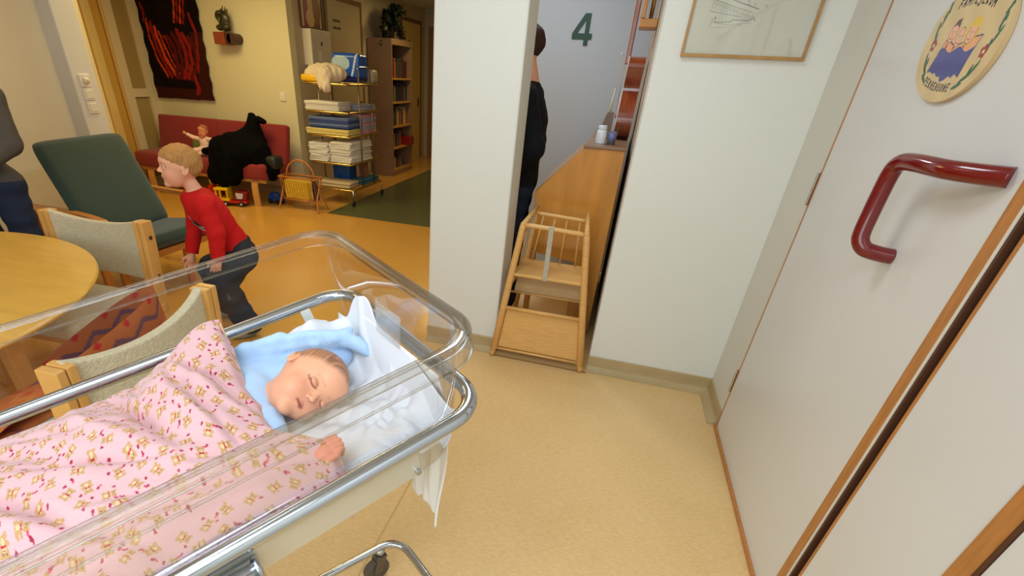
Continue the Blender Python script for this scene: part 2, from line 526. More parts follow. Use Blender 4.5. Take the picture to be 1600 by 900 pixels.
# ------------------------------------------------------------------ painted sheets
def painted(name, o, ux, uy, W, H, res, fn, m, parent=None, mask=None, dz=None, **k):
    """grid in the plane o + s*ux + t*uy, s in [0,W], t in [0,H]; fn(s,t)->rgb"""
    o = V(o); ux = V(ux); uy = V(uy); nn = ux.cross(uy)
    ns = int(W / res) + 1; nt_ = int(H / res) + 1
    s, t = np.meshgrid(np.linspace(0, W, ns), np.linspace(0, H, nt_), indexing='ij')
    c = fn(s, t).reshape(-1, 3)
    z = dz(s, t) if dz is not None else np.zeros_like(s)
    P = A(o) + s[..., None] * A(ux) + t[..., None] * A(uy) + z[..., None] * A(nn)
    idx = np.arange(ns * nt_).reshape(ns, nt_)
    f = np.stack([idx[:-1, :-1], idx[1:, :-1], idx[1:, 1:], idx[:-1, 1:]], -1).reshape(-1, 4)
    if mask is not None:
        mk = mask(s, t); sm = (s[:-1, :-1] + s[1:, 1:]) / 2; tm = (t[:-1, :-1] + t[1:, 1:]) / 2
        f = f[mask(sm, tm).ravel()]
    P = P.reshape(-1, 3)
    used = np.unique(f); mp = -np.ones(len(P), int); mp[used] = np.arange(len(used))
    return make(name, P[used].tolist(), mp[f].tolist(), m, parent, cols=c[used], **k)


def seg_d(s, t, a, b):
    ax, ay = a; bx, by = b
    dx, dy = bx - ax, by - ay
    q = np.clip(((s - ax) * dx + (t - ay) * dy) / (dx * dx + dy * dy + 1e-12), 0, 1)
    return np.hypot(s - ax - q * dx, t - ay - q * dy)


def poly_d(s, t, pts):
    d = np.full(s.shape, 9.)
    for a, b in zip(pts[:-1], pts[1:]): d = np.minimum(d, seg_d(s, t, a, b))
    return d


def inpoly(s, t, P):
    r = np.zeros(s.shape, bool); n = len(P)
    for i in range(n):
        x0, y0 = P[i]; x1, y1 = P[i - 1]
        c = ((y0 > t) != (y1 > t)) & (s < (x1 - x0) * (t - y0) / (y1 - y0 + 1e-12) + x0)
        r ^= c
    return r


GL = dict(
    F=[[(0, 0), (.05, 1), (.6, 1.05)], [(.02, .55), (.45, .55)]], A=[[(0, 0), (.3, 1), (.6, 0)], [(.1, .35), (.5, .35)]],
    M=[[(0, 0), (.1, 1), (.35, .4), (.6, 1), (.7, 0)]], I=[[(.2, 0), (.25, 1)]], L=[[(.1, 1), (.05, 0), (.5, .02)]],
    J=[[(.5, 1), (.45, -.15), (.2, -.3), (0, -.1)]], E=[[(.5, 1), (.05, .98), (.05, 0), (.5, 0)], [(.05, .5), (.4, .5)]],
    R=[[(.05, 0), (.05, 1), (.45, .85), (.4, .55), (.08, .5), (.5, 0)]], U=[[(.05, 1), (.08, .15), (.3, 0), (.5, .15), (.55, 1)]],
    P=[[(.1, -.15), (.05, 1), (.5, .95), (.5, .55), (.1, .5)]], H=[[(.05, 0), (.05, 1)], [(.5, 0), (.5, 1)], [(.05, .5), (.5, .5)]],
    O=[[(.3, 1), (.05, .75), (.08, .2), (.3, 0), (.52, .25), (.5, .8), (.3, 1)]], N=[[(.05, 0), (.05, 1), (.5, 0), (.5, 1)]])


def text_d(s, t, txt, x, y, h, adv=0.72, slope=0.0, curve=0.0):
    d = np.full(s.shape, 9.); n = len(txt)
    for i, ch in enumerate(txt):
        ox = x + i * h * adv; u = (i - n / 2) / (n / 2)
        oy = y + slope * i * h - curve * u * u
        for st in GL[ch]:
            d = np.minimum(d, poly_d(s, t, [(ox + a * h * .95, oy + b * h) for a, b in st]))
    return d


# ------------------------------------------------------------------ oval plaque on door_1
PR = math.radians(-6)


def plaque_col(s, t):
    s0 = s - 0.196; t0 = t - 0.142
    s = s0 * math.cos(PR) + t0 * math.sin(PR); t = -s0 * math.sin(PR) + t0 * math.cos(PR)
    wood = lin(214, 186, 134)
    c = np.ones((*s.shape, 3)) * wood * (1 + 0.05 * np.sin(s * 60 + 8 * np.sin(t * 9)))[..., None]
    def put(mk, col): c[mk] = lin(*col)
    G1 = (22, 92, 62); BK = (28, 26, 30)
    s = s * 1.065
    # leaf sprays at both sides
    for sg in (-1, 1):
        for a, (x, y, an, L) in enumerate([(.150, .078, 65, .026), (.150, .045, 95, .022), (.158, .020, 70, .030), (.148, -.002, 100, .02),
                                           (.138, -.05, 60, .026), (.118, -.072, 35, .030), (.100, -.092, 25, .026), (.124, -.058, 80, .022), (.152, .06, 120, .018)]):
            r = math.radians(an); dx, dy = math.cos(r) * sg, math.sin(r)
            px, py = s - x * sg, t - y
            u = px * dx + py * dy; v = -px * dy + py * dx
            put((u / L * 1.5) ** 2 * 0.25 + (v / 0.0085) ** 2 < 0.35, G1)
        put(poly_d(s, t, [(.145 * sg, .09), (.157 * sg, .02), (.142 * sg, -.04), (.10 * sg, -.095)]) < 0.0012, G1)
        for k in range(5):
            q = 2 * math.pi * k / 5 + .3
            put(np.hypot(s - sg * .138 - .0095 * math.cos(q), t + .014 - .0095 * math.sin(q)) < .0062, (158, 34, 40))
        put(np.hypot(s - sg * .138, t + .014) < .0045, (236, 214, 150))
    # blanket: orange top band with wavy edge and blue body
    bl = [(-.098, -.078), (-.088, -.03), (-.078, 0.0), (-.06, .002), (-.035, -.006), (-.01, -.008), (.02, .0), (.05, .012), (.095, .02), (.085, -.02), (.082, -.074),
          (.06, -.068), (.05, -.078), (.035, -.075), (.02, -.086), (.0, -.092), (-.012, -.08), (-.03, -.082), (-.05, -.074), (-.06, -.078), (-.08, -.074)]
    ib = inpoly(s, t, bl)
    put(ib, (232, 164, 112))
    wave = -.018 + .006 * np.sin(s * 75 + .6) + .08 * (s + .02)
    put(ib & (t < wave), (62, 66, 140))
    put(poly_d(s, t, bl[1:11]) < .0016, (40, 44, 80))
    for x, y in ((-.062, -.012), (-.02, -.014), (.03, -.006)):
        put(np.hypot((s - x) * 1.6, t - y) < .0065, (150, 44, 40))
    # three faces
    for x, y, rx, ry, hair in ((-.060, .018, .019, .022, (92, 56, 44)), (-.014, .010, .0145, .022, None), (.036, .020, .020, .023, (226, 186, 40))):
        if hair == (226, 186, 40): put(((s - x) / (rx + .007)) ** 2 + ((t - y - .005) / (ry + .009)) ** 2 < 1, hair)
        fm = ((s - x) / rx) ** 2 + ((t - y) / ry) ** 2 < 1
        put(fm, (238, 178, 142))
        put(np.abs(np.sqrt(((s - x) / rx) ** 2 + ((t - y) / ry) ** 2) - 1) < .06, (150, 84, 66))
        if hair: 
            put(inpoly(s, t, [(x - rx, y + .012), (x - .4 * rx, y + ry + .006), (x + .5 * rx, y + ry + .012), (x + rx * .95, y + .012), (x, y + .018)]), hair)
        for e in (-.35, .35): put(np.hypot(s - x - e * rx, t - y - .003) < .0018, BK)
        put(poly_d(s, t, [(x, y), (x - .002, y - .006), (x + .002, y - .007)]) < .0008, (170, 90, 70))
        put(poly_d(s, t, [(x - .4 * rx, y - .011), (x, y - .015), (x + .4 * rx, y - .011)]) < .0011, (176, 50, 50))
    put(poly_d(s, t, [(-.014, .032), (-.008, .042), (-.004, .036)]) < .001, (226, 186, 40))
    put(text_d(s, t, 'FAMILJERUM', -.103, .083, .0185, .98, 0, .012) < .0023, BK)
    put(text_d(s, t, 'PERHEHUONE', -.080, -.112, .0165, .93, 0, -.008) < .0021, BK)
    return c


def oval(y, z, a, b, n=72, rot=0.0):
    cr, sr = math.cos(rot), math.sin(rot)
    return [(y + a * math.cos(q) * cr + b * math.sin(q) * sr, z - a * math.cos(q) * sr * -1 * -1 + b * math.sin(q) * cr) for q in [2 * math.pi * i / n for i in range(n)]]


pl = root('oval_plaque', (0.81, 1.825, 1.603), 'pale wooden oval door plaque painted with a family of three under a blue blanket', 'plaque')
G().prism(oval(1.833, 1.741, .185, .140, rot=PR), lambda a, b, t: V((t, a, b)), 0.809, 0.8198).obj('wooden_disc', mat('plaque_wood', (208, 178, 130), 0.4), pl, bevel=0.002)
painted('painted_face', (0.8086, 1.833 + .196, 1.741 - .142), (0, -1, 0), (0, 0, 1), .392, .284, .0011, plaque_col, vcol_mat('plaque_paint', 0.25, coat=0.3), pl,
        mask=lambda s, t: ((((s - .196) * math.cos(PR) + (t - .142) * math.sin(PR)) / .1838) ** 2 + ((-(s - .196) * math.sin(PR) + (t - .142) * math.cos(PR)) / .1388) ** 2) < 1)

# ------------------------------------------------------------------ framed sketch on wall_back
pf = root('picture_frame', (0.447, 2.79, 1.725), 'thin wooden frame with a pencil sketch hanging on the white wall', 'picture')
fx0, fx1, fz0, fz1 = 0.197, 0.703, 1.728, 2.34
for nm, lo, hi in (('frame_rail', (fx0, 2.78, fz0), (fx1, 2.798, fz0 + .013)), ('frame_rail', (fx0, 2.78, fz1 - .013), (fx1, 2.798, fz1)),
                   ('frame_rail', (fx0, 2.78, fz0 + .013), (fx0 + .011, 2.798, fz1 - .013)), ('frame_rail', (fx1 - .011, 2.78, fz0 + .013), (fx1, 2.798, fz1 - .013))):
    G().box(lo, hi).obj(nm, mat('oak_frame', (176, 132, 72), 0.35, var=.12, vscale=20), pf, bevel=.001)


def sketch(s, t):
    c = np.ones((*s.shape, 3)) * lin(244, 238, 216)
    R = np.random.default_rng(11); ink = np.zeros(s.shape)
    def ln(pts, wd=.0007, k=.5):
        nonlocal ink
        ink = np.maximum(ink, min(1, k * 1.3) * np.clip(1.6 - poly_d(s, t, pts) / (wd * 1.5), 0, 1))
    # long building with a tiled roof, rows of windows, trees and a low wall
    ln([(.03, .215), (.09, .222), (.17, .195), (.26, .17)], .0011, .6)
    ln([(.06, .205), (.17, .175), (.24, .158)]); ln([(.07, .16), (.13, .15), (.20, .142)])
    for i in range(14):
        x = .075 + i * .013; y = .205 - i * .004
        ln([(x, y), (x, y - .035)], .0006, .4); ln([(x + .004, y - .012), (x + .009, y - .013), (x + .009, y - .020), (x + .004, y - .019)], .0005, .45)
    ln([(.135, .21), (.155, .235), (.175, .20)], .0009, .6); ln([(.18, .20), (.195, .24), (.215, .195)], .0008, .55)
    for i in range(90):
        x, y = R.uniform(.15, .34), R.uniform(.17, .42); q = R.uniform(0, 6.28); L = R.uniform(.004, .014)
        if y > .17 + abs(x - .25) * .5: ln([(x, y), (x + L * math.cos(q), y + L * math.sin(q)), (x + L * math.cos(q + 1), y + L * math.sin(q + 1))], .0006, .45)
    ln([(.085, .125), (.1, .14), (.1, .12), (.165, .122), (.17, .13), (.235, .128), (.25, .14), (.26, .128)], .0009, .55)
    ln([(.08, .105), (.09, .12), (.16, .112), (.24, .12)], .0006, .4); ln([(.09, .10), (.16, .104), (.21, .112)], .0005, .35)
    for i in range(10): ln([(.1 + i * .014, .128), (.1 + i * .014, .14 + R.uniform(0, .006))], .0005, .35)
    return c * (1 - ink[..., None]) + lin(96, 90, 84) * ink[..., None]


painted('drawing', (fx0 + .009, 2.793, fz0 + .011), (1, 0, 0), (0, 0, 1), fx1 - fx0 - .018, fz1 - fz0 - .022, .0014, sketch, vcol_mat('sketch_paper', 0.7), pf)
G().box((fx0 + .011, 2.788, fz0 + .013), (fx1 - .011, 2.7895, fz1 - .013)).obj('glass', clear_mat('frame_glass', refl=1.3), pf)

# ==================================================================== BASSINET
P0 = A([-0.15115987, 0.63365502, 1.12928451])
BD = A([0.58159819, 0.80157361, 0.13864809]); BW_ = A([0.80939094, -0.58727022, 0.0]); BN = A([-0.08142389, -0.11222051, 0.99034171])


def bed(d, w_, n): return V(P0 + BD * d + BW_ * w_ + BN * n)
def bedA(v): return P0 + v[:, :1] * BD + v[:, 1:2] * BW_ + v[:, 2:3] * BN


def rrect(d0, d1, w0, w1, r, n, k=8):
    out = []
    for cd_, cw, a0 in ((d1 - r, w1 - r, 0), (d0 + r, w1 - r, 90), (d0 + r, w0 + r, 180), (d1 - r, w0 + r, 270)):
        for i in range(k + 1):
            q = math.radians(a0 + 90 * i / k)
            out.append((cd_ + r * math.cos(q), cw + r * math.sin(q), n))
    return out


M_clear = clear_mat('clear_acrylic', (0.998, 0.998, 0.997), 0.30)
M_rim = clear_mat('clear_acrylic_rim', (0.94, 0.93, 0.90), 0.60, haze=0.01, ior=1.45)
bs = root('hospital_bassinet', (-0.55, 0.55, 0.0), 'tilted hospital baby bassinet with clear acrylic tub on a chrome wheeled frame', 'bassinet')
# tub: lofted rounded rectangles from the rolled lip down to the bottom
Q0 = A([-0.1261081, 0.6373979, 1.13328738])
QD = A([0.58025651, 0.79824914, 0.1615571]); QW = A([0.81134225, -0.58383425, -0.0293483]); QN = A([-0.07089531, -0.14810765, 0.98642688])
def tubp(d, w_, n): return V(Q0 + QD * d + QW * w_ + QN * n)
D0, D1, W0, W1 = -0.90, -0.001, -0.5475, 0.0220
levels = [(.120, -.001, .075), (.124, .000, .075), (.148, .000, .075), (.154, .003, .074), (.157, .010, .073), (.154, .017, .07), (.145, .019, .07),
          (.10, .021, .070), (.05, .024, .068), (0, .028, .066), (-.05, .034, .064), (-.09, .042, .062), (-.112, .056, .055), (-.12, .074, .05)]
v = []; f = []
for n_, ins, r in levels: v += [tubp(*p) for p in rrect(D0 + ins, D1 - ins, W0 + ins, W1 - ins, r, n_)]
K = 36
for i in range(len(levels) - 1):
    for k in range(K): f.append((i * K + k, i * K + (k + 1) % K, (i + 1) * K + (k + 1) % K, (i + 1) * K + k))
f.append(tuple((len(levels) - 1) * K + k for k in range(K)))
tub = make('tub', v, f, M_clear, bs, smooth=True, solid=0.003, label='clear acrylic tub with rolled rim')
g = G().tube([tubp(*p) for p in rrect(D0 + .004, D1 - .004, W0 + .004, W1 - .004, .073, .150, 12)], .0062, closed=True)
g.tube([tubp(*p) for p in rrect(D0, D1, W0, W1, .075, .121, 12)], .0022, closed=True)
g.tube([tubp(*p) for p in rrect(D0 + .016, D1 - .016, W0 + .016, W1 - .016, .070, .153, 12)], .0030, closed=True)
g.obj('rim', M_rim, tub, smooth=True)
# card holder on the head wall
g = G()
g.prism([(-.272, .094), (-.268, .102), (-.262, .094), (-.185, .094), (-.178, .092), (-.18, .03), (-.272, .03)], lambda a, b, t: bed(t - (.1 - b) * .16 + .02, a, b), -.036, -.0345)
g.obj('card_holder', clear_mat('card_holder_acrylic', (0.98, 0.98, 0.98), 0.35, haze=0.10), tub)
# chrome rail
rail_pts = [tubp(*p) for p in rrect(-.95, .0, -.5255, .0, .068, 0, 10)]
G().tube(rail_pts, .0138, seg=20, closed=True).obj('rail', M_chrome, bs, smooth=True)
g = G()
MQ = Matrix(((QD[0], QW[0], QN[0], Q0[0]), (QD[1], QW[1], QN[1], Q0[1]), (QD[2], QW[2], QN[2], Q0[2]), (0, 0, 0, 1)))
for w_ in (-.003,):
    g.rbox((-.92, w_ - .004, -.072), (-.136, w_ + .004, -.012), .003, M=MQ)
ap = g.obj('side_plate', M_steel, bs, smooth=False, label='cream steel side plate under the rail')
G().tube([tubp(-.145, .001, -.058), tubp(-.145, .008, -.058)], .005).obj('bolt', M_chrome, ap, smooth=False)
# bracket strap between far rail and the tub
g = G()
g.bar(tubp(-.113, -.516, .004), tubp(-.102, -.505, -.078), .022, .003, up=QW)
g.obj('strap', mat('clear_strap', (220, 222, 220), 0.2), bs, label='pale strap looped on the far rail')
# push handle / tilt cylinder
g = G().tube([tubp(-.405, .018, -.036), tubp(-.98, .018, -.038)], .0165, seg=20)
g.tube([tubp(-.399, .018, -.036), tubp(-.405, .018, -.036)], [.0150, .0175], seg=20)
g.obj('tilt_tube', M_chrome, bs, smooth=True, label='thick chrome tube below the near rail')
# base
HD = V((0.587, 0.8095, 0)); HW = V((0.8094, -0.5873, 0))
ctr = V((-0.482, 1.058, 0.155))                  # far head corner
def bpt(d, w_, z): return V((ctr.x, ctr.y, 0)) + HD * d + HW * w_ + V((0, 0, z))
g = G().tube([bpt(*p) for p in [(p[0], p[1], .155) for p in rrect(-.75, .0, .0, .52, .075, 0)]], .0135, seg=14, closed=True)
g.obj('base_frame', M_chrome, bs, smooth=True)
for d_, w_ in ((-.075, .0), (-.075, .52), (-.68, .0), (-.68, .52)):
    c = bpt(d_, w_, 0)
    g = G().tube([c + V((0, 0, .150)), c + V((0, 0, .118))], .018).obj('caster', M_chrome, bs, smooth=True)
    h = G()
    for sg in (-1, 1):
        o = c + HW * (.017 * sg) - HD * .012
        h.bar(o + V((0, 0, .118)) + HD * .012, o + V((0, 0, .045)) - HD * .008, .034, .004, up=HW)
    h.bar(c + V((0, 0, .118)) - HD * .026, c + V((0, 0, .118)) + HD * .018, .04, .008)
    h.obj('fork', mat('caster_metal', (120, 116, 108), 0.3, metal=.8), g)
    cw = c - HD * .018
    G().tube([cw + HW * -.013 + V((0, 0, .0485)), cw + HW * .013 + V((0, 0, .0485))], .048, seg=32).obj('wheel', mat('caster_rubber', (92, 84, 76), 0.6), g, smooth=False, bevel=.003)
g = G()
for w_ in (.0, .52):
    a = bpt(-.70, w_, .155)
    bxy = tubp(-.86, -.5255 if w_ == 0 else .0, 0)
    g.tube([a, V((bxy.x, bxy.y, bxy.z))], .016)
g.obj('post', M_chrome, bs, smooth=True)

# ---- sheet over mattress, rising at the head wall
def hump(d, w_, cd_, cw, sd, sw, h): return h * np.exp(-((d - cd_) / sd) ** 2 - ((w_ - cw) / sw) ** 2)


def sheet_n(d, w_):
    n = -.084 + 0 * d
    n = n + hump(d, w_, -.11, -.425, .075, .05, .090) + hump(d, w_, -.02, -.42, .05, .05, .03)
    n = n + hump(d, w_, -.20, -.44, .06, .04, .035)
    n = n - hump(d, w_, -.17, -.27, .07, .07, .010)
    # rumpled pile towards the near head corner
    k = np.exp(-((d + .085) / .06) ** 2 - ((w_ + .10) / .07) ** 2)
    n = n + k * (.022 + .009 * np.sin(120 * (d * .7 + w_) + 3 * np.sin(38 * w_)) + .007 * np.sin(170 * (d - .6 * w_) + 2 * np.sin(60 * d)))
    n = n + .0035 * np.sin(55 * d + 8 * np.sin(12 * w_)) + .003 * np.sin(70 * w_ + 5 * np.sin(20 * d)) + .002 * np.sin(130 * (d + .5 * w_) + 6 * np.sin(25 * w_))
    return n


sh = []
ns_, nw_ = 210, 130
S = np.linspace(0, 1, ns_); Wg = np.linspace(-.462, -.008, nw_)
for s in S:
    for w_ in Wg:
        if s < .8:
            d = -.80 + (s / .8) * .738; n_ = float(sheet_n(A(d), A(w_)))
            e = min(w_ + .462, -.008 - w_)
            n_ += .02 * math.exp(-(e / .012) ** 2)
        else:
            q = (s - .8) / .2
            n0 = float(sheet_n(A(-.062), A(w_)))
            top = -.01 + .048 * math.exp(-(abs(w_ + .345) / .055) ** 4) + .045 * math.exp(-(abs(w_ + .25) / .14) ** 4) + .012 * math.exp(-((w_ + .09) / .05) ** 2)
            if w_ > -.2: top = max(top, .0 + .01 * math.sin(w_ * 50))
            n_ = n0 + (top - n0) * (q ** 1.3)
            d = -.062 + .04 * (q ** .6) + .012 * q * math.sin(w_ * 95) * .35 - .004 * math.sin(w_ * 60 + q * 4)
            d = min(d + .012 * q, -.0265 + .17 * n_)
        sh.append(bed(d, w_, n_))
f = [(i * nw_ + j, (i + 1) * nw_ + j, (i + 1) * nw_ + j + 1, i * nw_ + j + 1) for i in range(ns_ - 1) for j in range(nw_ - 1)]
M_sheet = mat('white_sheet', (226, 227, 232), 0.9, bump=.1, bscale=350, sss=0.0)
make('bed_sheet', sh, f, M_sheet, smooth=True, solid=.002, label='white rumpled sheet lining the clear bassinet tub', cat='sheet')
# mattress
Mx = Matrix(((BD[0], BW_[0], BN[0], P0[0]), (BD[1], BW_[1], BN[1], P0[1]), (BD[2], BW_[2], BN[2], P0[2]), (0, 0, 0, 1)))
G().rbox((-.74, -.425, -.117), (-.075, -.043, -.10), .008, M=Mx).obj('mattress', mat('mattress_foam', (228, 226, 222), .9), label='thin pale mattress under the white sheet in the bassinet', cat='mattress')
# cloth hanging outside the head end, between tub and rail
hv = []; na, nb = 60, 60
for i in range(na):
    q = i / (na - 1)                                # down
    for j in range(nb):
        u = j / (nb - 1)
        wl = -.36 + q * .04; wr = -.058 - .004 * math.sin(q * 9) - .014 * q * q
        ww = wl + (wr - wl) * u
        fold = math.sin(u * 34 + q * 2.5) * .006 + math.sin(u * 61 - q * 5) * .003
        dd = -.006 + fold * (0.15 + q) + .012 * min(1, q * 3)
        if q < .16: dd = -.022 + (dd + .022) * (q / .16)
        dn = q * (.375 + .035 * u ** 6 + .012 * math.sin(u * 22))
        hv.append(V(P0 + BD * dd + BW_ * ww + BN * .035) + V((0, 0, -1)) * dn)
f = [(i * nb + j, (i + 1) * nb + j, (i + 1) * nb + j + 1, i * nb + j + 1) for i in range(na - 1) for j in range(nb - 1)]
make('hanging_cloth', hv, f, mat('thin_white_cloth', (236, 234, 230), .85, bump=.1, bscale=300), smooth=True, solid=.0015,
     label='thin white cloth hanging down outside the head end of the bassinet', cat='cloth')

# ---- pink blanket with teddy bears (height field in the bed frame)
ctrl = A([(-.30, -.455, .075), (-.33, -.44, .062), (-.383, -.45, .036), (-.43, -.45, .014), (-.486, -.45, -.004), (-.576, -.45, -.002), (-.66, -.45, -.008), (-.78, -.45, -.01),
          (-.285, -.40, .062), (-.30, -.36, .045), (-.38, -.38, .045), (-.45, -.37, .028), (-.55, -.37, .022), (-.66, -.37, .016), (-.8, -.37, .0),
          (-.29, -.30, .018), (-.35, -.29, .040), (-.45, -.28, .034), (-.55, -.27, .035), (-.66, -.27, .02), (-.8, -.27, .0),
          (-.28, -.235, -.006), (-.35, -.20, .024), (-.45, -.19, .022), (-.55, -.18, .022), (-.66, -.18, .01), (-.8, -.18, -.01),
          (-.275, -.17, -.01), (-.24, -.12, -.010), (-.30, -.11, .0), (-.40, -.10, .004), (-.5, -.10, .002), (-.62, -.09, -.006), (-.8, -.09, -.02),
          (-.225, -.09, -.026), (-.23, -.05, -.036), (-.30, -.03, -.015), (-.40, -.025, -.005), (-.55, -.02, -.005), (-.8, -.02, -.01)])


def rbf(cx, cv, x, s):
    d = np.linalg.norm(cx[:, None] - cx[None], axis=-1); K_ = np.sqrt(d * d + s * s)
    wts = np.linalg.solve(K_ + 1e-4 * np.eye(len(cx)), cv - cv.mean())
    out = np.empty(len(x))
    for i in range(0, len(x), 20000):
        q = np.linalg.norm(x[i:i + 20000, None] - cx[None], axis=-1); out[i:i + 20000] = np.sqrt(q * q + s * s) @ wts + cv.mean()
    return out


nd, nw2 = 500, 480
ug, vg = np.meshgrid(np.linspace(0, 1, nd), np.linspace(0, 1, nw2), indexing='ij')
wq = -.470 + np.minimum(vg / .86, 1) * (.470 - .014)
vdown = np.clip((vg - .86) / .14, 0, 1)
edge = np.interp(wq, [-.47, -.455, -.40, -.31, -.25, -.19, -.15, -.11, -.07, -.012], [-.285, -.272, -.272, -.284, -.276, -.282, -.262, -.214, -.214, -.232])
dq = -.84 + ug * (edge + .84)
n_ = rbf(ctrl[:, :2], ctrl[:, 2], np.stack([dq, wq], -1).reshape(-1, 2), .03).reshape(dq.shape)
fold = lambda a, b, c, e, h, wd: h * np.exp(-(((dq - a) * math.sin(e) - (wq - b) * math.cos(e)) / wd) ** 2) * np.exp(-(((dq - a) * math.cos(e) + (wq - b) * math.sin(e)) / c) ** 2)
n_ = n_ + fold(-.36, -.25, .13, 1.35, -.010, .009) + fold(-.38, -.27, .13, 1.25, .009, .012) + fold(-.45, -.30, .12, 1.1, -.012, .014) \
    + fold(-.50, -.30, .14, 1.0, .010, .016) + fold(-.33, -.14, .10, .25, -.010, .010) + fold(-.36, -.12, .14, .15, .010, .012) \
    + fold(-.60, -.32, .15, .8, -.014, .018) + fold(-.5, -.08, .2, .1, .010, .012) + fold(-.55, -.13, .2, .2, -.009, .012) + fold(-.30, -.22, .06, .9, .006, .010)
n_ = n_ + fold(-.62, -.22, .16, .9, -.014, .010) + fold(-.64, -.20, .16, .85, .010, .014) + fold(-.46, -.33, .12, 1.25, -.012, .008) + fold(-.56, -.36, .10, .6, -.010, .009)
n_ = n_ + fold(-.40, -.40, .07, 1.5, .008, .012) + fold(-.45, -.42, .07, 1.45, -.007, .010) + fold(-.54, -.40, .08, 1.3, .008, .012)
n_ = n_ + .003 * np.sin(dq * 40 + 4 * np.sin(wq * 18)) + .002 * np.sin(wq * 60 + dq * 30)
n_ = n_ + fold(-.335, -.33, .10, 1.15, -.012, .007) + fold(-.345, -.31, .10, 1.2, .008, .010) + fold(-.52, -.24, .10, .55, -.012, .009) + fold(-.42, -.12, .10, .35, -.010, .008) + fold(-.36, -.07, .12, .05, .009, .009)
# curl down at the free edge and the sides
e_edge = (edge - dq)
n_ = n_ - .022 * np.exp(-(e_edge / .008) ** 2) * (wq > -.43) - .028 * np.exp(-((wq + .472) / .010) ** 2)
n_ = np.maximum(n_, -.078)
n_ = n_ - vdown * .085
wq = wq - vdown * .020 + .006 * np.sin(math.pi * np.minimum(1, vdown * 2)) 
# pattern: teddy bears and hearts
c = np.ones((nd, nw2, 3)) * lin(212, 168, 171)
c *= (1 + .02 * np.sin(dq * 900) * np.sin(wq * 900))[..., None]
SX = dq; SY = wq - vdown * -.02 + .35 * (n_ + vdown * .085) + vdown * .085   # cloth coordinate, a little length on slopes
bears = []
R2 = np.random.default_rng(5)
gy = 0
for i in range(-2, 27):
    for j in range(-1, 24):
        bx = -.86 + i * .0315 + (j % 2) * .016 + R2.normal(0, .0025); by = -.50 + j * .0285 + R2.normal(0, .0025)
        bears.append((bx, by, R2.uniform(0, 6.28)))
dark = lin(120, 78, 54); tan_ = lin(188, 146, 98); tan2 = lin(214, 182, 140); redc = lin(178, 24, 54); hc = lin(160, 26, 62)
for bx, by, an in bears:
    mk0 = (np.abs(SX - bx) < .022) & (np.abs(SY - by) < .022)
    if not mk0.any(): continue
    ii = np.where(mk0.any(1))[0]; jj = np.where(mk0.any(0))[0]
    sl = (slice(ii[0], ii[-1] + 1), slice(jj[0], jj[-1] + 1))
    x = SX[sl] - bx; y = SY[sl] - by; ca, sa = math.cos(an), math.sin(an)
    u = (x * ca + y * sa) * 1.2; q = (-x * sa + y * ca) * 1.2; cc = c[sl]
    e = lambda a, b, ra, rb: ((u - a) / ra) ** 2 + ((q - b) / rb) ** 2 < 1
    body = e(0, -.0035, .0058, .006) | e(-.0055, -.0075, .0032, .0028) | e(.0055, -.0075, .0032, .0028) | e(-.006, -.001, .0034, .0022) | e(.006, -.001, .0034, .0022)
    head = e(0, .0052, .0058, .005) | e(-.0048, .0092, .0022, .0022) | e(.0048, .0092, .0022, .0022)
    outl = e(0, .0052, .0066, .0058) & ~e(0, .0052, .0058, .005)
    cc[body] = tan_; cc[head] = tan_; cc[outl & body] = dark * 1.6
    cc[e(0, .0032, .0026, .002)] = tan2; cc[e(0, -.004, .003, .0032)] = tan2
    cc[e(-.0022, .0062, .0008, .0009) | e(.0022, .0062, .0008, .0009) | e(0, .0038, .0009, .0007)] = dark * .5
    cc[e(-.002, .0, .0022, .0013) | e(.002, .0, .0022, .0013)] = redc
    for hx, hy in ((.013, .009), (-.012, .011)):
        if R2.random() < .8:
            cc[e(hx, hy, .0024, .0020) | e(hx + .001, hy - .0020, .0017, .0020)] = hc
            if R2.random() < .45: cc[e(hx + .0045, hy - .003, .0021, .0018)] = lin(206, 62, 92)
Pb = np.stack([dq, wq, n_], -1).reshape(-1, 3)
Pw = bedA(Pb)
idx = np.arange(nd * nw2).reshape(nd, nw2)
f = np.stack([idx[:-1, :-1], idx[1:, :-1], idx[1:, 1:], idx[:-1, 1:]], -1).reshape(-1, 4)
make('pink_blanket', Pw.tolist(), f.tolist(), vcol_mat('bear_print_flannel', .9, sheen=.2, bump=.1), smooth=True, cols=c.reshape(-1, 3), solid=.002,
     label='pink flannel blanket printed with teddy bears and hearts over the baby', cat='blanket')

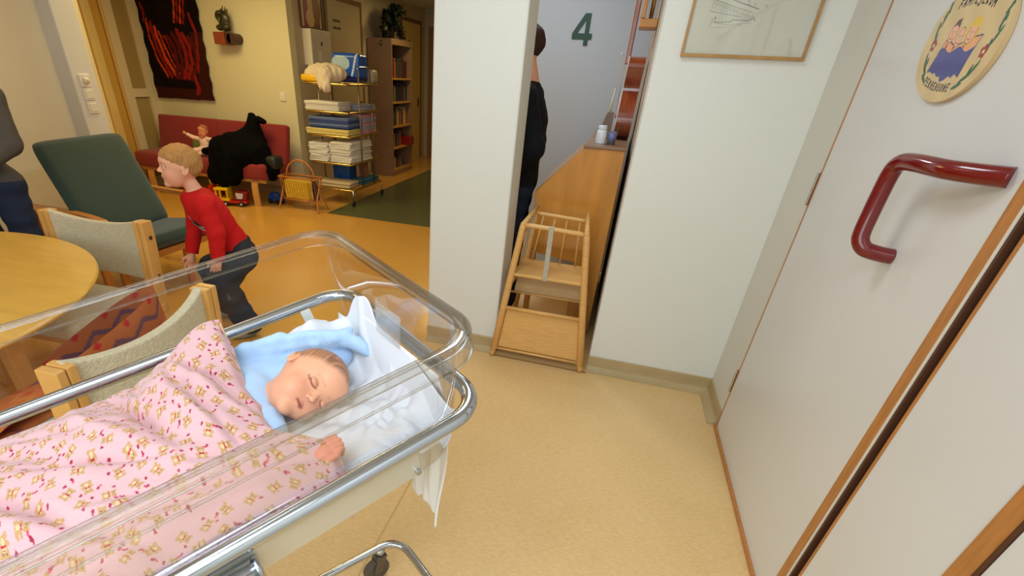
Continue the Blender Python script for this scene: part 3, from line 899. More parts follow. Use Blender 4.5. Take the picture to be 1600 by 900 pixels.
# ---- light blue blanket wrapped behind the head
def blue_fn(P):
    pth = [(-.34, -.445, -.020), (-.25, -.430, -.010), (-.18, -.400, .0), (-.12, -.372, -.002), (-.066, -.345, -.010), (-.042, -.315, -.030)]
    d = np.full(P.shape[:-1], 9.)
    Q = P * A([1, 1, .62])
    for i, (a, b) in enumerate(zip(pth[:-1], pth[1:])):
        a = A(a) * A([1, 1, .62]); b = A(b) * A([1, 1, .62])
        d = smin(d, cap_(Q, a, b, .0185 - .0016 * i, .0185 - .0016 * (i + 1)), .008)
    d = smin(d, ell_(P, (-.29, -.35, -.045), (.055, .085, .050)), .02)
    d = smin(d, ell_(P, (-.285, -.25, -.055), (.035, .07, .036)), .02)
    d = smin(d, ell_(P, (-.25, -.40, -.050), (.09, .045, .034)), .02)
    d = smin(d, ell_(P, (-.17, -.37, -.060), (.12, .06, .034)), .02)
    # loose pointed corner at the crown
    d = smin(d, cap_(P, (-.085, -.350, .002), (-.050, -.352, .004), .012, .007), .01)
    d = smin(d, cap_(P, (-.05, -.33, -.02), (-.03, -.30, -.05), .012, .006), .01)
    d = smax(d, -ell_(P, (-.162, -.288, -.030), (.080, .062, .060)), .006)
    for a, b in (((-.32, -.412, .0), (-.22, -.390, .012)), ((-.22, -.390, .012), (-.13, -.352, .010))):
        d = smax(d, -cap_(P, a, b, .011, .012), .006)
    return d + .0016 * np.sin(P[..., 0] * 60 + P[..., 1] * 45 + 3 * np.sin(P[..., 1] * 50))


sdf_obj('blue_blanket', blue_fn, (-.40, -.50, -.12), (.0, -.14, .06), .0028, mat('light_blue_fleece', (176, 206, 240), .95, sheen=.3, bump=.2, bscale=250), xf=bedA,
        label='light blue fleece blanket folded around the back of the baby head', cat='blanket')

# ==================================================================== PEOPLE
def head_sdf(Q, baby=False):
    """Q in head units (height 1), x forward, y side, z up"""
    Q = Q.copy(); Y = np.abs(Q[..., 1]); S_ = np.stack([Q[..., 0], Y, Q[..., 2]], -1)
    d = ell_(S_, (-.05, 0, .10), (.46, .365, .40))
    d = smin(d, ell_(S_, (.10, 0, -.18), (.29, .27, .30)), .08)
    if baby:
        d = smin(d, ell_(S_, (.235, .14, -.20), (.15, .14, .15)), .07)
        d = smin(d, ell_(S_, (.29, 0, -.39), (.09, .10, .075)), .06)
        d = smin(d, ell_(S_, (.335, .0, .22), (.10, .20, .14)), .08)
        d = smax(d, -ell_(S_, (.435, .155, -.005), (.055, .085, .045)), .035)
        d = smin(d, ell_(S_, (.352, .150, -.012), (.052, .068, .042)), .012)
        d = smin(d, cap_(S_, (.375, 0, -.02), (.425, 0, -.105), .020, .034), .035)
        d = smin(d, ell_(S_, (.395, .034, -.118), (.028, .022, .020)), .012)
        d = smin(d, ell_(S_, (.372, 0, -.222), (.036, .060, .018)), .012)
        d = smin(d, ell_(S_, (.366, 0, -.262), (.034, .046, .018)), .012)
        d = smax(d, -cap_(S_, (.412, 0, -.241), (.395, .055, -.246), .007, .005), .006)
    else:
        d = smin(d, ell_(S_, (.22, .13, -.17), (.13, .12, .15)), .07)
        d = smin(d, ell_(S_, (.285, 0, -.41), (.08, .09, .07)), .06)
        d = smin(d, ell_(S_, (.32, .0, .14), (.09, .20, .10)), .07)
        d = smax(d, -ell_(S_, (.425, .145, .015), (.06, .075, .045)), .03)
        d = smin(d, ell_(S_, (.345, .140, .01), (.045, .055, .042)), .010)
        d = smin(d, cap_(S_, (.375, 0, .03), (.452, 0, -.10), .022, .036), .03)
        d = smin(d, ell_(S_, (.415, .036, -.115), (.032, .026, .022)), .012)
        d = smin(d, ell_(S_, (.378, 0, -.225), (.034, .085, .017)), .012)
        d = smin(d, ell_(S_, (.370, 0, -.268), (.032, .070, .020)), .012)
        d = smax(d, -cap_(S_, (.412, 0, -.246), (.375, .085, -.238), .009, .006), .006)
    # ears
    t = math.radians(20)
    R = A([[math.cos(t), -math.sin(t) * .0, -math.sin(t)], [0, 1, 0], [math.sin(t), 0, math.cos(t)]])
    es = .85 if baby else 1.0
    ear = ell_(S_, (-.045, .375, -.03), (.085 * es, .035, .125 * es), R)
    ear = smax(ear, -ell_(S_, (-.03, .412, -.02), (.05, .03, .085), R), .012)
    return smin(d, ear, .02)


def frame(c0, f, c):
    f = A(f, float); c = A(c, float); c = c / np.linalg.norm(c); f = f - c * (f @ c); f = f / np.linalg.norm(f); e = np.cross(c, f)
    return A(c0, float), np.stack([f, e, c])          # rows


def tohead(P, fr, s): return ((P - fr[0]) @ fr[1].T) / s


def fromhead(v, fr, s): return fr[0] + (v * s) @ fr[1]


M_skin = vcol_mat('skin', .5, .35, sss=.12)
M_hairc = vcol_mat('hair_strands', .75, .2, bump=.6, bscale=160)


def face_cols(v, baby):
    x, y, z = v.T; ay = np.abs(y)
    c = np.ones((len(v), 3)) * (lin(232, 172, 138) if not baby else lin(232, 168, 132))
    blush = np.exp(-((x - .30) ** 2 + (ay - .17) ** 2 + (z + .17) ** 2) / .018)[:, None]
    c = c * (1 - .35 * blush) + lin(222, 128, 104) * .35 * blush
    zl = -.242 if baby else -.247
    lip = (np.exp(-((z - zl) / .026) ** 4) * np.exp(-(ay / (.072 if baby else .088)) ** 6) * (x > .33))[:, None]
    c = c * (1 - .75 * lip) + lin(186, 82, 78) * .75 * lip
    slit = (np.exp(-((z - zl) / .007) ** 2) * (ay < (.072 if baby else .085)) * (x > .33))[:, None]
    c = c * (1 - .8 * slit) + lin(96, 34, 34) * .8 * slit
    if baby:
        cr = -.042 + .026 * ((ay - .155) / .075) ** 2
        ln = (np.exp(-((z - cr) / .0095) ** 2) * (np.abs(ay - .155) < .080) * (x > .22))[:, None]
        c = c * (1 - .9 * ln) + lin(104, 50, 40) * .9 * ln
        cr = .026 - .016 * ((ay - .15) / .06) ** 2
        ln = (np.exp(-((z - cr) / .007) ** 2) * (np.abs(ay - .15) < .06) * (x > .28))[:, None]
        c = c * (1 - .12 * ln) + lin(176, 104, 84) * .12 * ln
        br = (np.exp(-((z - .085 + 1.2 * (ay - .14) ** 2) / .014) ** 2) * (np.abs(ay - .14) < .08) * (x > .25))[:, None]
        c = c * (1 - .3 * br) + lin(178, 120, 84) * .3 * br
        lid = (np.exp(-((ay - .15) / .06) ** 2 - ((z + .0) / .04) ** 2) * (x > .25))[:, None]
        c = c * (1 - .25 * lid) + lin(206, 128, 112) * .25 * lid
        nos = (np.exp(-((ay - .020) / .012) ** 2 - ((z + .140) / .010) ** 2) * (x > .36))[:, None]
        c = c * (1 - .7 * nos) + lin(120, 56, 44) * .7 * nos
        # fine hair on the scalp
        th = x * .55 - z * .0
        h = np.clip((z - np.interp(x, [-.5, -.2, -.05, .05, .2, .32, .42], [-.28, -.16, -.06, .03, .15, .23, .31])) / .11, 0, 1)
        st = .75 + .25 * np.sin(60 * y + 14 * np.sin(9 * z + x * 12))
        h = (h * st * .95)[:, None]
        c = c * (1 - h) + lin(138, 88, 48) * h
    else:
        eye = (((ay - .142) / .050) ** 2 + ((z - .008) / .024) ** 2 < 1) & (x > .3)
        c[eye] = lin(235, 228, 220)
        ir = (((ay - .150) / .021) ** 2 + ((z - .008) / .024) ** 2 < 1) & (x > .3)
        c[ir] = lin(52, 48, 52)
        lid = (np.abs(((ay - .142) / .054) ** 2 + ((z - .010) / .028) ** 2 - 1.1) < .25) & (x > .3) & (z > .008)
        c[lid] = lin(120, 74, 56)
        br = (np.exp(-((z - .092 + .9 * (ay - .13) ** 2) / .012) ** 4) * (np.abs(ay - .14) < .075) * (x > .28))[:, None]
        c = c * (1 - .7 * br) + lin(150, 104, 64) * .7 * br
        nos = (np.exp(-((ay - .022) / .012) ** 2 - ((z + .138) / .010) ** 2) * (x > .38))[:, None]
        c = c * (1 - .7 * nos) + lin(130, 60, 48) * .7 * nos
    return c


# ------------------------------------------------------------------ baby
a_ = math.radians(12)
BF = frame((-.180, -.289, -.038), (0, math.cos(a_), math.sin(a_)), (1, 0, 0)); BS = .165


def baby_fn(P):
    Q = tohead(P, BF, BS)
    d = head_sdf(Q, True) * BS
    d = smin(d, cap_(P, (-.225, -.315, -.05), (-.31, -.31, -.055), .030, .034), .02)      # neck
    d = smin(d, ell_(P, (-.40, -.28, -.045), (.12, .085, .045)), .03)                     # trunk under the blanket
    # left arm along the side, its hand peeping from the blanket edge
    d = smin(d, cap_(P, (-.33, -.22, -.05), (-.345, -.12, -.055), .022, .019), .02)
    d = smin(d, cap_(P, (-.345, -.12, -.065), (-.262, -.088, -.044), .018, .0115), .015)
    d = smin(d, ell_(P, (-.234, -.082, -.028), (.019, .015, .012)), .010)
    for k, (w_, L) in enumerate(((-.101, .0125), (-.0905, .015), (-.080, .014), (-.0700, .011))):
        b = (-.222 + .0008 * k, w_, -.021); m_ = (-.219 + L * .95, w_ + .001, -.021 - .001 * k); t = (-.219 + L * .7, w_ + .002, -.033)
        d = smin(d, cap_(P, b, m_, .0050, .0045), .0012); d = smin(d, cap_(P, m_, t, .0045, .0040), .0012)
    d = smin(d, cap_(P, (-.237, -.066, -.030), (-.221, -.062, -.024), .0056, .005), .003)
    d = smin(d, cap_(P, (-.221, -.062, -.024), (-.211, -.067, -.020), .005, .0044), .002)
    return d


def baby_col(v):
    Q = tohead(v, BF, BS); c = face_cols(Q, True)
    far = np.linalg.norm(Q, axis=1) > .75
    c[far] = lin(226, 146, 122)
    hand = (v[:, 1] > -.13) & (v[:, 0] > -.30)
    c[hand] = lin(222, 138, 116)
    return c


sdf_obj('baby', baby_fn, (-.55, -.40, -.14), (-.09, -.04, .06), .0017, M_skin, colfn=baby_col, xf=bedA,
        label='sleeping newborn baby lying under the teddy bear blanket with one fist out', cat='baby')


# ------------------------------------------------------------------ clothed standing figures
def figure(name, O, F, J, label, colors, hs, headc, headf, headup, res=.008, hair='short', boy=False):
    """J: joints in (forward, left, up); one continuous body mesh, clothes and hair as children"""
    F = V(F).normalized(); L = V((-F.y, F.x, 0)); O = V(O)
    Mw = A([list(F), list(L), [0, 0, 1]])
    xf = lambda v: A(O) + v @ Mw
    rt = root(name, O, label, name)
    fr = frame(headc, headf, headup)
    k = J['k']
    if boy: pass
    r = {n: v * k for n, v in dict(neck=.052, sh=.055, el=.042, wr=.029, th=.085, kn=.060, an=.042, chest=.105, waist=.095, pel=.105).items()}
    lg = (.016, .020) if boy else (.0, .0)

    def torso(P, g=0):
        d = ell_(P, J['chest'], (.115 * k + g, .165 * k + g, .20 * k + g), J.get('R'))
        d = smin(d, cap_(P, J['chest'], J['pelvis'], r['chest'] + g, r['pel'] + g), .05 * k)
        for s in (1, -1):
            sh = A(J['sh' + 'LR'[s < 0]])
            d = smin(d, cap_(P, A(J['neck']) - [0, 0, .05 * k], sh, .045 * k + g, r['sh'] + g), .04 * k)
        hp = [A(J['hipL']), A(J['hipR'])]
        return smin(d, cap_(P, hp[0], hp[1], .09 * k + g, .09 * k + g), .05 * k)

    def arms(P, g=0, g2=None):
        g2 = g if g2 is None else g2
        d = 9.
        for s in 'LR':
            q = cap_(P, J['sh' + s], J['el' + s], r['sh'] + g, r['el'] + g2)
            q = smin(q, cap_(P, J['el' + s], J['wr' + s], r['el'] + g2, r['wr'] + g2), .02 * k)
            d = smin(d, q, .003) if not np.isscalar(d) else q
        return d

    def legs(P, g=0, g2=None):
        g2 = g if g2 is None else g2
        d = 9.
        for s in 'LR':
            q = cap_(P, J['hip' + s], J['kn' + s], r['th'] + g, r['kn'] + g2)
            q = smin(q, cap_(P, J['kn' + s], J['an' + s], r['kn'] + g2, r['an'] + g2), .02 * k)
            d = smin(d, q, .01) if not np.isscalar(d) else q
        return d

    def hands(P):
        d = np.full(P.shape[:-1], 9.)
        for s in 'LR':
            w_ = A(J['wr' + s]); h = A(J['hand' + s]); dr = h - w_; dr = dr / np.linalg.norm(dr)
            side = A(J['side' + s], float); side = side - dr * (side @ dr); side /= np.linalg.norm(side); nr = np.cross(dr, side)
            L_ = .075 * k
            pc = w_ + dr * .055 * k
            d = np.minimum(d, smin(cap_(P, w_, pc, .024 * k, .027 * k), ell_(P, pc, (.04 * k, .036 * k, .016 * k), np.stack([dr, side, nr], 1)), .012 * k))
            for i, (o, l_) in enumerate(((-.029, .85), (-.0095, 1.0), (.0095, .95), (.029, .75))):
                b = pc + dr * .028 * k + side * o * k; m_ = b + dr * L_ * .5 * l_ + side * o * .15 * k - nr * .004 * k * s.count('L') ; t = m_ + dr * L_ * .45 * l_ - nr * .018 * k
                d = smin(d, cap_(P, b, m_, .0098 * k, .0088 * k), .004 * k); d = smin(d, cap_(P, m_, t, .0088 * k, .0075 * k), .003 * k)
            b = pc - dr * .02 * k - side * .028 * k; m_ = b - side * .028 * k + dr * .028 * k; t = m_ + dr * .030 * k - side * .004 * k
            d = smin(d, cap_(P, b, m_, .012 * k, .010 * k), .006 * k); d = smin(d, cap_(P, m_, t, .010 * k, .0085 * k), .003 * k)
        return d

    def body(P):
        d = head_sdf(tohead(P, fr, hs)) * hs
        d = smin(d, cap_(P, J['neck'], A(headc) - A(fr[1][2]) * .2 * hs - A(fr[1][0]) * .1 * hs, r['neck'], r['neck'] * .95), .02 * k)
        d = smin(d, torso(P, -.012), .02 * k); d = smin(d, arms(P, -.006), .02 * k); d = smin(d, legs(P, -.008), .03 * k)
        d = smin(d, hands(P), .006)
        for s in 'LR':
            a = A(J['an' + s]); d = smin(d, cap_(P, a, a + A(J['foot' + s]) * .8, .03 * k, .025 * k), .01)
        return d

    pts = A([J[q] for q in J if q not in ('k', 'R', 'hem', 'cuff', 'footL', 'footR', 'sideL', 'sideR')] + [headc])
    lo = pts.min(0) - .24 * k - .02; hi = pts.max(0) + .24 * k + .02
    lo[2] = 0.0 if not boy else -.01
    hi[2] = headc[2] + hs * .62

    def bcol(v):
        Q = tohead(v, fr, hs); c = face_cols(Q, False)
        c[np.linalg.norm(Q, axis=1) > .72] = lin(228, 166, 132)
        return c
    sdf_obj('body', body, lo, hi, res, M_skin, rt, colfn=bcol, xf=xf)

    # hair
    def hair_fn(P):
        Q = tohead(P, fr, hs); S_ = np.stack([Q[..., 0], np.abs(Q[..., 1]), Q[..., 2]], -1)
        d = ell_(S_, (-.055, 0, .112), (.487, .392, .425))
        line = .30 if hair == 'short' else .26
        # keep above the hairline: forehead, then above the ear, down to the nape
        x = Q[..., 0]; z = Q[..., 2]
        hl = np.interp(x, [-.6, -.35, -.12, .0, .12, .28, .40], [-.26, -.22, -.06, .09, .10, .16, .24])
        d = smax(d, (hl - z) * .8, .03)
        d = d + .020 * noise3(Q * A([1, 1, .45]), 16, 3) + .010 * noise3(Q * A([1, 1, .35]), 55, 5)
        return d * hs

    def hcol(v):
        Q = tohead(v, fr, hs)
        t = (.5 + .35 * noise3(Q * A([1, 1, .35]), 60, 8) + .3 * Q[:, 2])[:, None]
        return lin(*colors['hair']) * np.clip(.45 + .95 * t, .25, 1.6)
    hc_ = A(headc); R_ = .62 * hs
    sdf_obj('hair', hair_fn, hc_ - R_, hc_ + R_ * 1.05, min(res, .004 if boy else .006), M_hairc, rt, colfn=hcol, xf=xf)

    # top garment
    hem = J['hem']; cuff = J['cuff']
    def wr(P, s): return 0

    def top(P):
        g = .012 if boy else .018
        d = smin(torso(P, g), arms(P, g + .004, g + (.004 if boy else .008)), .03 * k)
        wob = .0035 * noise3(P, 22 / k, 7) + .0012 * np.sin(P[..., 2] * 60 / k + P[..., 0] * 40 / k + 3 * noise3(P, 9, 2))
        d = d + wob
        d = smax(d, (P - A(hem[0])) @ -A(hem[1]), .006)                 # cut at the hem plane: keep above
        d = smax(d, (P - A(J['neck']) - A([.0, 0, .012 * k])) @ A([.25, 0, .97]), .01)   # neckline
        for s in 'LR':
            w_ = A(J['wr' + s]); dr = w_ - A(J['el' + s]); dr /= np.linalg.norm(dr)
            near = np.linalg.norm(P - w_, axis=-1) - .10 * k
            cut = (P - (w_ - dr * cuff)) @ dr
            d = np.where(near < 0, np.maximum(d, cut), d)
        return d

    def tcol(v):
        c = np.ones((len(v), 3)) * lin(*colors['top'])
        if boy:
            # grey printed patch on the chest side, ribbed neckline
            q = (v - A([.205, .035, .80])) ; u = q[:, 2] * .95 + q[:, 0] * -.2; ww = q[:, 0] * .9 + q[:, 1] * .6
            pm = (np.abs(u) < .06) & (np.abs(ww + u * .25) < .026) & (v[:, 0] > .1) & (v[:, 1] > -.06) & (v[:, 1] < .10)
            st = np.sin(u * 150 + 3 * np.sin(ww * 120))
            c[pm] = lin(96, 96, 104); c[pm & (st > .3)] = lin(196, 200, 206); c[pm & (st < -.6)] = lin(40, 40, 48)
        return c
    sdf_obj('shirt' if boy else 'jacket', top, lo, hi, res, vcol_mat('shirt_cloth', .85, .2, bump=.15), rt, colfn=tcol, xf=xf, label=colors['toplabel'])
    if boy:
        def under(P):
            d = torso(P, .006)
            d = smax(d, (P - A(hem[0]) - A(hem[1]) * .01) @ A(hem[1]), .003)
            return smax(d, (P - A(hem[0]) + A(hem[1]) * .020) @ -A(hem[1]), .003)
        sdf_obj('undershirt_hem', under, lo, hi, res, M_white, rt, xf=xf, label='white undershirt hem showing at the back')

    def trousers(P):
        g = .012 if boy else .014
        d = legs(P, g + lg[0] * .5, g + .008 + lg[1])
        d = smin(d, smin(cap_(P, J['hipL'], J['hipR'], .09 * k + g, .09 * k + g), cap_(P, J['pelvis'], A(J['pelvis']) + [0, 0, .02], r['pel'] + g * .3, r['pel']), .04 * k), .04 * k)
        d = d + (.006 if boy else .005) * noise3(P, 20 / k, 9) + .003 * np.sin(P[..., 2] * 60 / k + 3 * P[..., 1])
        d = np.maximum(d, (P - A(hem[0]) - A(hem[1]) * .03) @ A(hem[1]))
        return smax(d, .035 * k + .02 - P[..., 2], .004)

    def pcol(v):
        c = np.ones((len(v), 3)) * lin(*colors['bottom'])
        if boy:
            n = noise3(v * A([1, 1, .25]), 50, 2); m_ = (n > 1.05) & (v[:, 2] < .40)
            c[m_] = lin(84, 84, 84)
        return c
    sdf_obj('trousers', trousers, lo, hi, res, vcol_mat('trouser_cloth', .85, .3, bump=.2), rt, colfn=pcol, xf=xf)
    for s in 'LR':
        a = A(J['an' + s]); ft = A(J['foot' + s]); dr = ft / np.linalg.norm(ft); sd = np.cross([0, 0, 1], dr)

        def shoe(P, a=a, ft=ft, dr=dr, sd=sd):
            m_ = A([a[0], a[1], .035 * k]) + ft * .35
            R_ = np.stack([dr, sd, [0, 0, 1]], 1)
            d = ell_(P, m_, (np.linalg.norm(ft) * .72, .042 * k, .042 * k), R_)
            d = smin(d, cap_(P, (a[0], a[1], .05 * k), (a[0], a[1], .075 * k), .038 * k, .036 * k), .02 * k)
            return smax(d, .002 - P[..., 2], .004)
        c0 = A([a[0], a[1], 0]) + ft * .35
        sdf_obj('shoe', shoe, c0 - [.2 * k, .2 * k, .0], c0 + [.2 * k, .2 * k, .13 * k], min(res, .006), mat(colors['shoe'][0], colors['shoe'][1], .6), rt, xf=xf)
    return rt


boyJ = dict(k=.80, chest=(.125, 0, .825), neck=(.165, 0, .945), pelvis=(-.005, 0, .585), R=None,
            shL=(.130, .125, .885), elL=(.105, .165, .74), wrL=(.125, .150, .575), handL=(.15, .138, .50),
            shR=(.185, -.12, .875), elR=(.205, -.16, .72), wrR=(.262, -.115, .545), handR=(.285, -.10, .48),
            hipL=(-.020, .070, .545), knL=(.135, .105, .40), anL=(.020, .105, .075),
            hipR=(-.020, -.070, .545), knR=(.165, -.17, .40), anR=(.10, -.26, .075),
            footL=(.12, .01, 0), footR=(.12, -.03, 0), sideL=(-1, .3, 0), sideR=(-1, -.3, 0),
            hem=((0.0, 0, .605), (.42, 0, .907)), cuff=-.004)
t_ = math.radians(33)
boyJ['R'] = A([[math.cos(t_), 0, math.sin(t_)], [0, 1, 0], [-math.sin(t_), 0, math.cos(t_)]])
figure('boy', (-2.2, 2.45, 0), (-.707, -.707, 0), boyJ, 'small fair-haired boy in a red long-sleeved shirt leaning forward beside the green armchair',
       dict(hair=(178, 130, 74), top=(196, 26, 24), toplabel='red long-sleeved shirt with a grey print', bottom=(40, 42, 46), shoe=('boy_shoe_grey', (150, 142, 132))),
       .232, (.222, 0, 1.078), (.96, .22, .0), (-.10, 0, .995), res=.006, boy=True)
bpy.data.objects['boy']['category'] = 'person'
bpy.data.objects['boy'].name = 'person'


def adultJ(z=1.78, arm=None):
    k = z / 1.78
    J = dict(k=1.0 * k, chest=(0, 0, 1.28 * k), neck=(-.01, 0, 1.50 * k), pelvis=(0, 0, .98 * k),
             shL=(0, .19, 1.43 * k), elL=(-.03, .25, 1.14 * k), wrL=(.03, .26, .89 * k), handL=(.05, .255, .8 * k),
             shR=(0, -.19, 1.43 * k), elR=(-.03, -.25, 1.14 * k), wrR=(.03, -.26, .89 * k), handR=(.05, -.255, .8 * k),
             hipL=(0, .095, .93 * k), knL=(.02, .11, .50 * k), anL=(-.01, .115, .09), hipR=(0, -.095, .93 * k), knR=(.02, -.11, .50 * k), anR=(-.01, -.115, .09),
             footL=(.17, .02, 0), footR=(.17, -.02, 0), sideL=(-1, 0, 0), sideR=(-1, 0, 0), hem=((0, 0, .92 * k), (0, 0, 1)), cuff=.0)
    return J


J1 = adultJ(1.88)
J1.update(elL=(-.10, .23, 1.24), wrL=(.10, .22, 1.06), handL=(.19, .20, 1.04), elR=(-.06, -.23, 1.24), wrR=(.14, -.20, 1.10), handR=(.22, -.17, 1.1))
p1 = figure('person', (-.60, 3.42, 0), (-1, -.05, 0), J1, 'adult in black jacket and dark jeans, facing left, half hidden behind the white pillar',
            dict(hair=(58, 38, 30), top=(14, 14, 18), toplabel='black jacket', bottom=(24, 32, 50), shoe=('dark_shoe', (40, 38, 36))), .235, (.055, 0, 1.775), (1, 0, 0), (0, 0, 1), res=.011)
J2 = adultJ(1.70)
J2.update(elL=(.05, .22, 1.12), wrL=(.22, .12, 1.02), handL=(.29, .07, 1.03), elR=(.05, -.22, 1.12), wrR=(.22, -.12, .98), handR=(.29, -.07, .98))
p2 = figure('person', (-3.70, 2.10, 0), (.55, -.85, 0), J2, 'adult in grey sweater and jeans standing at the left edge behind the table',
            dict(hair=(90, 66, 44), top=(84, 78, 72), toplabel='grey sweater', bottom=(34, 44, 66), shoe=('dark_shoe', (40, 38, 36))), .235, (.0, 0, 1.60), (1, 0, 0), (0, 0, 1), res=.011)
for o in (p1, p2): o['category'] = 'person'

# ==================================================================== NICHE: high chair, piano, guitar
hc = root('high_chair', (-.24, 2.95, 0), 'wooden high chair with spindles and crotch strap standing in the niche', 'high chair')
FLb, FRb = V((-.53, 2.735, .0)), V((.05, 2.735, .0))
FLt, FRt = V((-.438, 2.83, .865)), V((-.066, 2.83, .85))
BLt, BRt = V((-.40, 3.07, .90)), V((-.085, 3.07, .89))
BLb, BRb = V((-.50, 3.24, .0)), V((.03, 3.24, .0))
lerp = lambda a, b, t: a + (b - a) * t
zp = lambda a, b, z: lerp(a, b, (z - a.z) / (b.z - a.z))
for b, t in ((FLb, FLt), (FRb, FRt)):
    G().tube([b + V((0, 0, .004)), b + V((0, 0, .03)), lerp(b, t, .06), lerp(b, t, .065), lerp(b, t, .5), lerp(b, t, .97), t], [.014, .019, .0175, .0215, .0215, .0195, .0175], seg=16).obj('leg', M_wood, hc, smooth=True)
for b, t in ((BLb, BLt), (BRb, BRt)):
    G().tube([b + V((0, 0, .004)), lerp(b, t, .5), t], [.014, .0165, .0140], seg=16).obj('leg', M_wood, hc, smooth=True)
for a, b in ((FLt, BLt), (FRt, BRt)):
    g = G().tube([a + V((0, -.012, 0)), lerp(a, b, .5) + V((0, 0, .012)), b + V((0, .02, .02))], [.0165, .0125, .0105], seg=14)
    g.lathe([(.0, .017), (.012, .014), (.0185, .0), (.012, -.014), (.0, -.017)], c=a, seg=14)
    g.obj('arm_rail', M_wood, hc, smooth=True)
G().tube([FLt + V((.01, 0, -.004)), lerp(FLt, FRt, .1), lerp(FLt, FRt, .9), FRt + V((-.01, 0, -.004))], [.010, .0135, .0135, .010], seg=14).obj('front_bar', M_woodx, hc, smooth=True)
bl = V((-.395, 3.065, .885)); br = V((-.09, 3.065, .872))
G().tube([bl, lerp(bl, br, .08), lerp(bl, br, .92), br], [.009, .0115, .0115, .009], seg=14).obj('back_bar', M_woodx, hc, smooth=True)
# seat
seat = [(-.462, 2.80), (-.052, 2.80), (-.062, 3.10), (-.447, 3.10)]
G().prism([(-.470, 2.792), (-.040, 2.792), (-.058, 3.11), (-.452, 3.11)], lambda a, b, t: V((a, b, t)), .553, .571).obj('seat', M_woodx, hc, bevel=.004)
for u in (.14, .38, .62, .88):
    p = lerp(bl, br, u); q = V((lerp(V((-.445, 0, 0)), V((-.065, 0, 0)), u).x, 3.08, .571))
    G().tube([p, lerp(p, q, .5), q], [.0050, .0062, .0050], seg=10).obj('spindle', M_woodx, hc, smooth=True)
for sx, (t, b_) in ((0, (lerp(FLt, BLt, .45), V((-.452, 2.95, .571)))), (1, (lerp(FRt, BRt, .45), V((-.05, 2.95, .571))))):
    G().tube([t, b_], .006, seg=10).obj('spindle', M_woodx, hc, smooth=True)
# strap
fm = lerp(FLt, FRt, .455)
g = G()
for a, b in (((fm + V((0, -.015, .014))), V((-.235, 2.79, .57))),):
    g.bar(a, V((-.262, 2.786, .553)), .028, .003, up=(0, -1, 0))
g.tube([fm + V((-.014, 0, 0)), fm + V((.014, 0, 0))], .0165, seg=14)
g.obj('crotch_strap', mat('webbing_grey', (186, 178, 160), .85, bump=.4, bscale=400, var=.1, vscale=60), hc, label='pale webbing crotch strap')
# lower panels: foot board, rail, big front board
def fpx(z, s): return zp(FLb, FLt, z) if s == 0 else zp(FRb, FRt, z)
def board(z0, z1, dy, th, nm, m, parent=hc, ins=.022):
    a, b = fpx(z0, 0), fpx(z0, 1); c, d = fpx(z1, 1), fpx(z1, 0); dy = dy + .012
    g = G(); P_ = [a + V((ins, dy, 0)), b + V((-ins, dy, 0)), c + V((-ins, dy, 0)), d + V((ins, dy, 0))]
    vv = P_ + [p + V((0, th, 0)) for p in P_]
    g.add(vv, [(0, 1, 2, 3), (7, 6, 5, 4), (4, 5, 1, 0), (5, 6, 2, 1), (6, 7, 3, 2), (7, 4, 0, 3)])
    return g.obj(nm, m, parent, bevel=.002)
board(.395, .525, .16, .008, 'foot_board', mat('foot_board_wood', (206, 172, 120), .4, var=.06, vscale=8, stretch=(2, 12, 12)))
a, b = fpx(.392, 0) + V((0, .16, 0)), fpx(.392, 1) + V((0, .16, 0))
G().tube([a, b], .007, seg=10).obj('rung', M_woodx, hc, smooth=True)
a, b = fpx(.345, 0), fpx(.345, 1); G().tube([a, b], .0125, seg=12).obj('rung', M_woodx, hc, smooth=True)
a, b = fpx(.060, 0), fpx(.060, 1); G().tube([a, b], .008, seg=12).obj('rung', M_woodx, hc, smooth=True)
board(.066, .334, .0, .008, 'front_board', M_woodx)
for z in (.10, .37):
    G().tube([zp(BLb, BLt, z), zp(BRb, BRt, z)], .009, seg=10).obj('rung', M_woodx, hc, smooth=True)
    G().tube([zp(FLb, FLt, z + .12), zp(BLb, BLt, z + .12)], .009, seg=10).obj('rung', M_wood, hc, smooth=True)
    G().tube([zp(FRb, FRt, z + .12), zp(BRb, BRt, z + .12)], .009, seg=10).obj('rung', M_wood, hc, smooth=True)

M_piano = mat('piano_maple', (206, 138, 54), .22, var=.16, vscale=2.6, stretch=(5, 5, .8), coat=.4)
pn = root('piano', (-.2, 3.9, 0), 'upright maple piano with slanted side standing in the hallway behind the high chair', 'piano')
side = [(.055, .0), (.055, 1.258), (-.185, 1.258), (-.46, .965), (-.465, .93), (-.45, .925), (-.45, .60), (-.38, .56), (-.12, .53), (-.12, .0)]
for y0, y1 in ((3.29, 3.32), (4.44, 4.47)):
    G().prism(side, lambda a, b, t: V((a, t, b)), y0, y1).obj('side_panel', M_piano, pn, bevel=.003)
G().rbox((-.195, 3.275, 1.258), (.062, 4.485, 1.276), .004).obj('top', mat('piano_top', (146, 112, 84), .3, var=.1, vscale=4), pn)
g = G().prism([(-.19, 1.256), (-.462, .966), (-.462, .950), (-.18, 1.24)], lambda a, b, t: V((a, t, b)), 3.32, 4.44)
g.obj('fall_board', M_piano, pn, label='slanted maple fallboard')
G().box((-.12, 3.32, 0.05), (-.10, 4.44, .55)).obj('lower_panel', M_piano, pn)
G().box((-.455, 3.32, .58), (-.12, 4.44, .63)).obj('key_bed', M_piano, pn)
G().box((.03, 3.32, 0.03), (.05, 4.44, 1.25)).obj('back_panel', mat('piano_back', (120, 84, 50), .6), pn)
g = G().rbox((-.44, 3.295, 0), (-.40, 3.335, .58), .006); g.rbox((-.44, 4.42, 0), (-.40, 4.46, .58), .006)
G().rbox((-.44, 3.295, 0), (-.40, 3.335, .58), .006).obj('leg', M_piano, pn)
